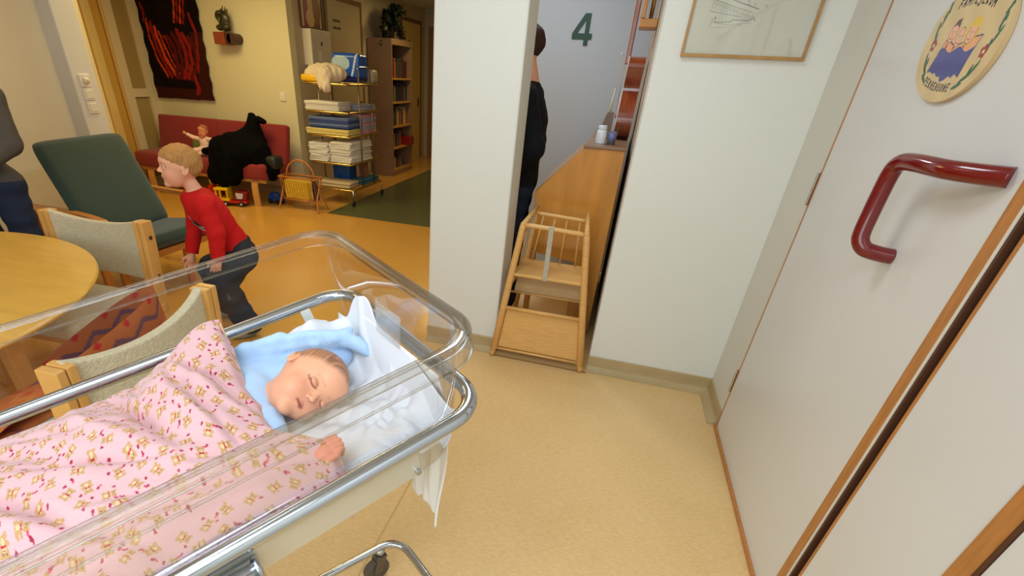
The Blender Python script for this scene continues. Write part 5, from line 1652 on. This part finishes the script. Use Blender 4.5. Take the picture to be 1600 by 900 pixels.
for sgn, nm in ((1, 'front'), ):
    kc = root('cushion', (-1.66, 1.08, .445), 'orange and red zigzag kilim cushion leaning on the near chair back', 'cushion')
    for fl in (1, -1):
        def dz(s, t, fl=fl): return fl * kil_dz(s, t)
        painted('cover', (-1.70, 1.42, .49), (0, -math.cos(.26), -math.sin(.26)), tuple(uy2), .50, .37, .006, kil, vcol_mat('kilim', .95, .1, bump=.3), kc, dz=dz, smooth=True)
# second kilim cushion on the seat, towards the table
kc2 = root('cushion', (-1.98, .82, .445), 'folded orange kilim cushion lying on the front of the near chair seat', 'cushion')
for fl in (1, -1):
    def dz(s, t, fl=fl): return fl * kil_dz(s, t) * .6
    painted('cover', (-2.02, .72, .475), (1, 0, 0), (0, 1, 0), .22, .36, .006, lambda s, t: kil(s * 2, t), vcol_mat('kilim', .95, .1, bump=.3), kc2, dz=dz, smooth=True)

# green lounge armchair
ga = root('lounge_armchair', (-3.6, 2.95, 0), 'dark green high-backed lounge armchair with wooden frame', 'armchair')
TL, TR = V((-4.03, 2.64, 1.04)), V((-4.15, 3.49, 1.04)); BR, BL = V((-3.60, 3.29, .40)), V((-3.49, 2.46, .40))
def pad(P4, th, nm, m, parent, n=26, rc=.06):
    """soft pad: P4 = four corners (a,b,c,d), thickness th towards the back"""
    a, b, c, d = P4; nn = (b - a).cross(d - a).normalized()
    vs = []
    for side_ in (1, -1):
        for i in range(n + 1):
            for j in range(n + 1):
                u = i / n; v_ = j / n
                # rounded corner squeeze
                U = u * 2 - 1; W_ = v_ * 2 - 1
                q = (1 - (rc * .9) * (abs(U) ** 8) * (abs(W_) ** 8))
                U2, W2 = U * q, W_ * q
                u2, v2 = (U2 + 1) / 2, (W2 + 1) / 2
                p = a * (1 - u2) * (1 - v2) + b * u2 * (1 - v2) + c * u2 * v2 + d * (1 - u2) * v2
                t_ = th / 2 * max(0, (1 - U ** 10)) ** .45 * max(0, (1 - W_ ** 10)) ** .45
                vs.append(p + nn * t_ * side_)
    N = (n + 1) ** 2; f = []
    for s_ in (0, 1):
        for i in range(n):
            for j in range(n):
                q = [i * (n + 1) + j, (i + 1) * (n + 1) + j, (i + 1) * (n + 1) + j + 1, i * (n + 1) + j + 1]
                if s_: q = q[::-1]
                f.append(tuple(k + s_ * N for k in q))
    return make(nm, vs, f, m, parent, smooth=True)
pad((TL, TR, BR, BL), .09, 'back_cushion', M_green, ga)
FR_, FL_ = V((-3.06, 3.32, .43)), V((-3.11, 2.50, .43))
pad((BL + V((-.02, 0, -.02)), BR + V((-.02, 0, -.02)), FR_, FL_), .11, 'seat_cushion', M_green, ga)
M_lw = mat('lounge_wood', (190, 122, 52), .35, var=.1, vscale=12)
for dy, nm in ((0, 'arm'), (-.13, 'arm')):
    a = V((-4.12, 2.56 + dy, .60)); b = V((-3.33, 2.49 + dy, .60))
    if dy: a.z = b.z = .63
    strap_path([tuple(a), tuple(lerp(a, b, .6) + V((0, 0, .012))), tuple(b + V((-.06, 0, .0))), tuple(b + V((0, 0, -.035))), tuple(b + V((.02, 0, -.20))), tuple(b + V((.03, 0, -.60)))], (0, 1, 0), .055, .028).obj(nm, M_lw, ga, label='curved laminated arm and front leg')
a = V((-4.12, 3.50, .60)); b = V((-3.33, 3.43, .60))
strap_path([tuple(a), tuple(lerp(a, b, .6)), tuple(b + V((-.06, 0, .0))), tuple(b + V((0, 0, -.035))), tuple(b + V((.02, 0, -.20))), tuple(b + V((.03, 0, -.60)))], (0, 1, 0), .055, .028).obj('arm', M_lw, ga)
for y in (2.53, 3.47):
    G().bar((-4.10, y, .62), (-3.95, y, .01), .045, .03).obj('leg', M_lw, ga)
    G().bar((-3.97, y, .24), (-3.28, y, .31), .03, .05).obj('side_rail', M_lw, ga)
G().bar((-3.16, 2.50, .335), (-3.13, 3.44, .335), .03, .05).obj('front_rail', M_lw, ga)
G().bar((-3.15, 2.95, .32), (-3.17, 2.95, .02), .05, .03).obj('leg', M_lw, ga)

# ==================================================================== TROLLEY WITH TEXTILES
tr = root('linen_trolley', (-3.56, 6.4, 0), 'chrome wire trolley stacked with folded towels along the corridor wall', 'trolley')
tx0, tx1, ty0, ty1 = -3.86, -3.26, 5.95, 6.84
tiers = (.20, .525, .855, 1.13, 1.44)
for p in ((tx0, ty0), (tx1, ty0), (tx0, ty1), (tx1, ty1)):
    if p == (tx1, ty0): G().tube([(p[0], p[1], .08), (p[0], p[1], .20)], .011).obj('post', M_chrome, tr, smooth=True)
    cs = G().tube([(p[0], p[1], .075), (p[0], p[1], .14)], .009).obj('caster', M_chrome, tr)
    G().tube([(p[0] - .011, p[1], .036), (p[0] + .011, p[1], .036)], .036, seg=20).obj('wheel', M_rubber, cs)
for p in ((tx0 + .02, 6.25), (tx0 + .02, 6.55), (tx1, 6.25), (tx1, 6.60)):
    G().tube([(p[0], p[1], .20), (p[0], p[1], 1.60)], .010).obj('post', mat('dull_chrome', (150, 128, 104), .3, metal=.8), tr, smooth=True)
G().tube(smooth_path([(tx1, 6.25, 1.60), (tx1, 6.28, 1.63), (tx1, 6.57, 1.63), (tx1, 6.60, 1.60)], 6), .010).obj('handle', M_chrome, tr, smooth=True)
for z in tiers:
    fr_ = []
    for cx_, cy_, a0 in ((tx1 - .04, ty1 - .04, 0), (tx0 + .04, ty1 - .04, 90), (tx0 + .04, ty0 + .04, 180), (tx1 - .04, ty0 + .04, 270)):
        for i in range(7):
            q = math.radians(a0 + 15 * i); fr_.append((cx_ + .04 * math.cos(q), cy_ + .04 * math.sin(q), z))
    s_ = G().tube(fr_, .013, closed=True).obj('shelf', M_brass, tr, smooth=True)
    g = G()
    for k in range(9): xx = tx0 + .05 + (tx1 - tx0 - .10) * k / 8; g.tube([(xx, ty0, z), (xx, ty1, z)], .003, seg=6)
    g.obj('wires', M_brass, s_)


ORD = ['lowest', 'second from the bottom', 'third from the bottom', 'fourth from the bottom', 'fifth from the bottom', 'sixth from the bottom', 'seventh from the bottom', 'eighth from the bottom', 'topmost']


def ordn(k, n): return 'topmost' if k == n - 1 else ORD[k]


def towel(name, x0, x1, y0, y1, z, h, m, label, group, fold=3, rot=0.0, seed=0):
    """folded cloth: stacked layers joined by rounded folds at the front"""
    R_ = random.Random(seed); g = G(); cx_, cy_ = (x0 + x1) / 2, (y0 + y1) / 2
    lh = h / fold
    for k in range(fold):
        j = [R_.uniform(-.008, .008) for _ in range(4)]
        Mr = Matrix.Translation(V((cx_, cy_, 0))) @ Matrix.Rotation(rot + R_.uniform(-.02, .02), 4, 'Z') @ Matrix.Translation(V((-cx_, -cy_, 0)))
        g.rbox((x0 + j[0], y0 + j[1], z + k * lh), (x1 + j[2], y1 + j[3], z + (k + 1) * lh - .0005), lh * .45, M=Mr, seg=3)
    o = g.obj(name, m, smooth=True, label=label, cat='towel' if 'towel' in name else 'cloth', group=group)
    return o


M_tw = mat('towel_white', (236, 232, 220), .95, bump=.3, bscale=90)
M_tb2 = mat('towel_blue', (112, 132, 176), .95, bump=.3, bscale=90, var=.12, vscale=30)
M_tb3 = mat('towel_dark_blue', (64, 84, 140), .95, bump=.3, bscale=90)
M_tyl = mat('towel_yellow', (232, 214, 130), .95, bump=.3, bscale=90)
M_tp = mat('towel_pink_check', (206, 150, 168), .95, bump=.3, bscale=90, var=.3, vscale=40)
M_tg = mat('towel_bluegrey', (168, 176, 196), .95, bump=.3, bscale=90)
z = 1.146
for k in range(5):
    towel('folded_cloth', tx0 - .02 + .006 * (k % 2), tx0 + .46, ty0 + .01, ty0 + .34, z + k * .020, .019, M_tw, 'folded white cloth, %s of its stack on the second shelf' % ordn(k, 5), 'white cloths on the second shelf', 2, seed=k)
for k in range(3):
    towel('folded_cloth', tx0 + .26, tx1 - .02, ty0 + .40, ty0 + .80, z + k * .022, .021, M_tg, 'grey folded cloth at the back of the second shelf, %s' % ordn(k, 3), 'grey cloths on the second shelf', 2, seed=20 + k)
z = .871
for k in range(2):
    towel('folded_towel', tx0 - .03, tx1 - .02, ty0 + .01, ty0 + .36, z + k * .034, .033, M_tyl, 'pale yellow folded towel under the blue ones, %s of two' % ('lower', 'upper')[k], 'yellow towels on the middle shelf', 2, seed=30 + k)
for k in range(4):
    towel('folded_towel', tx0 + .01, tx1 - .02, ty0 + .02, ty0 + .38, z + .069 + k * .033, .032, M_tb2 if k % 2 else M_tb3, ('light' if k % 2 else 'dark') + ' blue folded towel, %s of the blue stack on the middle shelf' % ordn(k, 4), ('light' if k % 2 else 'dark') + ' blue towels on the middle shelf', 2, seed=40 + k)
for k in range(5):
    towel('folded_towel', tx0 + .30, tx1 - .01, ty0 + .42, ty0 + .80, z + k * .045, .044, M_tp if k % 2 == 0 else M_tg, ('pink checked' if k % 2 == 0 else 'grey') + ' folded towel at the back of the middle shelf, %s' % ordn(k, 5), ('pink' if k % 2 == 0 else 'grey') + ' towels at the back of the middle shelf', 2, seed=50 + k)
z = .541
for k in range(8):
    towel('folded_towel', tx0 - .02, tx0 + .26, ty0 + .01, ty0 + .40, z + k * .028, .027, M_tw, 'white folded towel, %s of the left stack on the fourth shelf' % ordn(k, 8), 'left white stack on the fourth shelf', 2, rot=.05 * ((k % 3) - 1), seed=60 + k)
for k in range(9):
    towel('folded_towel', tx0 + .29, tx1 - .01, ty0 + .01, ty0 + .62, z + k * .028, .027, M_tw, 'white folded towel, %s of the right stack on the fourth shelf' % ordn(k, 9), 'right white stack on the fourth shelf', 2, rot=.03 * ((k % 3) - 1), seed=80 + k)
z = .216
towel('folded_blanket', tx0 + .02, tx1 - .06, ty0 + .02, ty0 + .30, z, .075, mat('beige_blanket', (206, 184, 142), .95, bump=.2), 'beige folded blanket at the front of the bottom shelf', None, 2, seed=99)
G().rbox((tx0 + .10, ty0 + .36, z), (tx0 + .36, ty0 + .60, z + .26), .03).obj('package', mat('blue_plastic', (30, 92, 168), .25, var=.15, vscale=10), label='bright blue plastic package standing on the bottom shelf', cat='package', smooth=True)
towel('folded_towel', tx0 + .38, tx1 - .01, ty0 + .34, ty0 + .84, z, .07, mat('towel_teal', (56, 104, 124), .95, bump=.2), 'teal folded towel at the right of the bottom shelf', None, 2, seed=98)
G().prism([(0, 0), (.10, 0), (.07, .26), (.0, .22)], lambda a, b, t: V((tx0 + .40 + a, ty0 + .58 + t, z + .071 + b)), 0, .12).obj('paper_bag', mat('brown_paper', (150, 96, 58), .8), label='brown paper bag standing at the back of the bottom shelf', cat='bag', bevel=.004)
# top shelf: crumpled cloths, diaper package, yellow package
def heap_fn(P):
    q = P - A([-3.62, 6.12, 1.55])
    d = ell_(q, (0, 0, 0), (.26, .16, .105)); d = smin(d, ell_(q, (-.12, -.02, -.02), (.17, .13, .08)), .05)
    d = smin(d, cap_(q, (.06, -.12, .0), (.10, -.20, -.15), .08, .05), .04); d = smin(d, cap_(q, (.0, -.14, -.02), (.02, -.19, -.13), .06, .04), .04)
    return d + .014 * noise3(P, 26, 12) + .008 * noise3(P, 60, 5)
sdf_obj('cloth_heap', heap_fn, (-3.96, 5.85, 1.34), (-3.30, 6.34, 1.72), .010, mat('muslin', (226, 208, 178), .95, bump=.2), label='crumpled heap of cream muslin cloths hanging over the top trolley shelf', cat='cloth')
def pack_fn(P):
    q = P - A([-3.46, 6.42, 1.62]); b = np.abs(q) - A([.20, .13, .16]) + .05
    d = np.linalg.norm(np.maximum(b, 0), axis=-1) + np.minimum(b.max(-1), 0) - .05
    return d + .006 * noise3(P, 22, 2)
def pack_col(v):
    q = v - A([-3.46, 6.42, 1.62]); c = np.ones((len(v), 3)) * lin(34, 96, 196)
    m_ = (q[:, 2] > -.02) & (q[:, 1] < .02) & (((q[:, 0] + .06) / .13) ** 2 + ((q[:, 2] - .05) / .08) ** 2 < 1); c[m_] = lin(190, 214, 226)
    e = np.abs(q[:, 0] - .12 - q[:, 2] * .3) < .012; c[e] = lin(224, 236, 244); c[q[:, 2] < -.09] = lin(24, 44, 120)
    return c
sdf_obj('diaper_package', pack_fn, (-3.70, 6.25, 1.44), (-3.22, 6.60, 1.82), .009, vcol_mat('shiny_plastic', .25, coat=.3), colfn=pack_col, label='blue diaper package with pale oval on the top trolley shelf', cat='package')
yp = G().rbox((tx0 - .02, ty0 - .02, 1.455), (tx0 + .27, ty0 + .12, 1.53), .02); yp.obj('wipes_package', mat('yellow_plastic', (240, 188, 30), .3, var=.1, vscale=8), label='yellow wipes package at the front of the top trolley shelf', cat='package', smooth=True)
G().rbox((tx1 - .16, 6.62, 1.455), (tx1 + .02, 6.82, 1.62), .05).obj('plastic_bag', mat('pale_plastic', (190, 180, 160), .4, bump=.4, bscale=20), label='pale plastic bag behind the diaper package', cat='bag', smooth=True)

# ==================================================================== CORRIDOR
wc = root('wall_cabinet', (-4.06, 6.72, 1.63), 'white wall cabinet on the corridor wall above the trolley', 'cabinet')
G().rbox((-4.14, 6.47, 1.63), (-4.02, 6.97, 2.03), .004).obj('body', mat('cabinet_white', (232, 222, 196), .4), wc)
G().box((-4.019, 6.48, 1.64), (-4.016, 6.96, 2.02)).obj('door', mat('cabinet_door', (206, 196, 172), .4), wc)
G().rbox((-4.015, 6.70, 1.86), (-4.008, 6.73, 1.90), .002).obj('handle', M_darkgap, wc)
G().rbox((-4.016, 6.62, 1.68), (-4.013, 6.70, 1.80), .001).obj('paper_note', mat('cabinet_white', (232, 222, 196), .4), wc, label='small pale note')
def post_col(s, t):
    c = np.ones((*s.shape, 3)) * lin(206, 196, 170)
    c[(s > .06) & (s < .20)] = lin(146, 36, 78); c[s > .20] = lin(110, 66, 44); c[(s > .44)] = lin(196, 176, 140)
    def el(x, y, a, b, col): c[((s - x) / a) ** 2 + ((t - y) / b) ** 2 < 1] = lin(*col)
    el(.22, .10, .10, .10, (206, 176, 122)); el(.23, .24, .06, .08, (206, 176, 122)); el(.22, .34, .05, .05, (214, 184, 132)); el(.38, .20, .09, .16, (140, 86, 50)); el(.40, .36, .06, .06, (150, 94, 56))
    return c * (.92 + .12 * np.sin(s * 90 + t * 60) ** 2)[..., None]
ps = root('picture_frame', (-4.12, 6.72, 2.05), 'wood framed picture of a pale figure on magenta above the wall cabinet', 'picture')
painted('print', (-4.128, 6.46, 2.055), (0, 1, 0), (0, 0, 1), .50, .50, .008, post_col, vcol_mat('poster_print', .4), ps)
for lo, hi in (((-4.14, 6.44, 2.04), (-4.115, 6.46, 2.57)), ((-4.14, 6.95, 2.04), (-4.115, 6.985, 2.57)), ((-4.14, 6.46, 2.04), (-4.115, 6.95, 2.055)), ((-4.14, 6.46, 2.555), (-4.115, 6.95, 2.57))):
    G().box(lo, hi).obj('frame_rail', mat('brown_frame', (96, 60, 36), .5), ps)

def corridor_door(name, y0, y1, m):
    o = struct(name, G().box((-4.142, y0, .01), (-4.125, y1, 2.42)), m)
    for lo, hi in (((-4.15, y0 - .06, 0), (-4.12, y0, 2.48)), ((-4.15, y1, 0), (-4.12, y1 + .06, 2.48)), ((-4.15, y0, 2.42), (-4.12, y1, 2.48))):
        G().box(lo, hi).obj('door_frame', mat('door_frame_brown', (120, 86, 54), .5), o)
    return o
d4 = corridor_door('door_4', 7.10, 8.06, mat('grey_door', (176, 158, 128), .45))
d5 = corridor_door('door_5', 9.70, 10.62, mat('yellow_door', (222, 192, 110), .4))
for d_, yy, zz, s in ((d4, 7.24, 2.17, 1.0), (d5, 9.86, 1.98, 1.0)):
    rr = random.Random(7)
    for row in range(2):
        g = G(); y = yy
        while y < yy + (.19 if row == 0 else .21):
            h = .030 + rr.uniform(-.004, .012); g.rbox((-4.1252, y, zz - row * .085), (-4.1225, y + .018, zz - row * .085 + h), .001)
            g.box((-4.1252, y, zz - row * .085 + .012), (-4.1225, y + .026, zz - row * .085 + .018)); y += .031
        g.obj('lettering', mat('dark_lettering', (40, 34, 28), .6), d_, label='small two-line dark lettering')
for d_, yy in ((d5, 10.50), (d4, 7.98)):
    g = G().rbox((-4.124, yy - .02, 1.0), (-4.112, yy + .02, 1.17), .004); g.tube([(-4.112, yy, 1.10), (-4.07, yy, 1.10), (-4.065, yy - .10, 1.10)], .010)
    g.obj('door_handle', mat('dark_handle', (92, 40, 30), .4), d_)

bk = root('bookcase', (-3.87, 8.72, 0), 'tall brown bookcase filled with books against the corridor wall', 'bookcase')
M_bk = mat('bookcase_wood', (150, 118, 92), .5, var=.06, vscale=8); M_bks = mat('bookcase_shelf', (196, 144, 76), .45)
by0, by1, bx0, bx1, bz = 8.27, 9.14, -4.118, -3.70, 2.06
G().box((bx0, by0, 0), (bx1, by0 + .025, bz)).obj('side_panel', M_bk, bk); G().box((bx0, by1 - .025, 0), (bx1, by1, bz)).obj('side_panel', M_bk, bk)
G().box((bx0, by0 + .025, bz - .08), (bx1, by1 - .025, bz)).obj('top', M_bk, bk); G().box((bx0, by0 + .025, .02), (bx0 + .01, by1 - .025, bz - .08)).obj('back', mat('bookcase_back', (96, 100, 100), .6), bk)
shz = (.10, .46, .80, 1.17, 1.52)
for zz in shz: G().box((bx0 + .01, by0 + .025, zz - .025), (bx1 - .004, by1 - .025, zz)).obj('shelf', M_bks, bk)
G().box((bx1 - .03, by0 + .025, 0), (bx1 - .01, by1 - .025, .075)).obj('plinth', M_bk, bk)
PAL = [('dark', (34, 28, 34)), ('maroon', (96, 30, 36)), ('ochre', (184, 130, 56)), ('cream', (206, 190, 150)), ('navy', (32, 42, 78)), ('grey', (120, 122, 124)), ('teal', (44, 84, 84)), ('orange', (190, 96, 36))]
NM = ('bottom', 'second', 'third', 'fourth', 'top')
rb = random.Random(12)
for si, zz in enumerate(shz):
    y = by0 + .04; mx = by1 - .06 if si in (2, 3, 4) else by1 - .30
    kb = 0
    while y < mx:
        kb += 1; th = rb.uniform(.028, .052); h = rb.uniform(.20, .29) if si != 0 else rb.uniform(.14, .2); dp = rb.uniform(.16, .22)
        cn, cc = PAL[rb.choice([0, 0, 1, 4, 6, 7, 2]) if si == 4 else rb.randrange(8)]
        if y + th > mx: break
        Mk = Matrix.Translation(V((-3.78, y, zz + .0005))) @ Matrix.Rotation(math.radians(rb.choice([0, 0, 0, 2])) * 0, 4, 'X')
        b_ = G().rbox((-dp, .001, 0), (0, th - .001, h), .003, M=Mk).obj('book', mat('book_' + cn, cc, .5), label='%s book, number %s from the left on the %s bookcase shelf' % (cn, ('one', 'two', 'three', 'four', 'five', 'six', 'seven', 'eight', 'nine', 'ten', 'eleven', 'twelve', 'thirteen', 'fourteen', 'fifteen', 'sixteen', 'seventeen', 'eighteen', 'nineteen', 'twenty')[kb - 1], NM[si]), cat='book', group='%s books on the %s bookcase shelf' % (cn, NM[si]))
        y += th + .001
G().rbox((-3.86, 8.86, .4605), (-3.64, 9.08, .60), .004).obj('red_box', mat('box_red', (150, 30, 26), .4), label='small red box jutting out of the second bookcase shelf', cat='box')

# trailing plant on the bookcase
pt = root('potted_plant', (-3.9, 8.62, bz), 'dark leafy trailing plant on top of the corridor bookcase', 'plant')
G().lathe([(.0, .0), (.09, .0), (.12, .16), (.125, .17), (.11, .17), (.10, .15), (.0, .15)], c=(-3.9, 8.60, bz + .001)).obj('pot', mat('dark_pot', (50, 36, 30), .6), pt, smooth=True)
rp_ = random.Random(6); g = G(); st = G()
for k in range(16):
    a = rp_.uniform(0, 6.28); L_ = rp_.uniform(.12, .36); c0 = V((-3.9, 8.60, bz + .16))
    end = c0 + V((math.cos(a) * L_ * .8 + .05, math.sin(a) * L_ * 1.3, rp_.uniform(-.22, .22)))
    mid = (c0 + end) / 2 + V((0, 0, .16)); path = smooth_path([c0, mid, end], 6); st.tube(path, .004, seg=5)
    for p in path[2:]:
        for _ in range(5):
            q = V((rp_.uniform(-1, 1), rp_.uniform(-1, 1), rp_.uniform(-.6, .6))).normalized(); s_ = q.cross(V((0, 0, 1))).normalized(); u_ = s_.cross(q)
            l = rp_.uniform(.06, .10); w2 = l * .28; o = p + q * .01
            pts_ = [o, o + q * l * .35 + s_ * w2, o + q * l * .7 + s_ * w2 * .8 - u_ * .006, o + q * l - u_ * .015, o + q * l * .7 - s_ * w2 * .8 - u_ * .006, o + q * l * .35 - s_ * w2]
            g.add(pts_ + [o + q * l * .5 + u_ * .006], [(0, 1, 6), (1, 2, 6), (2, 3, 6), (3, 4, 6), (4, 5, 6), (5, 0, 6)])
g.obj('leaves', mat('dark_leaf', (22, 38, 24), .5, var=.3, vscale=20), pt); st.obj('stems', mat('leaf_stem', (60, 66, 34), .6), pt)
struct('door_6', G().box((-4.05, 10.88, .01), (-3.2, 10.905, 2.42)), mat('end_door', (150, 112, 70), .5))
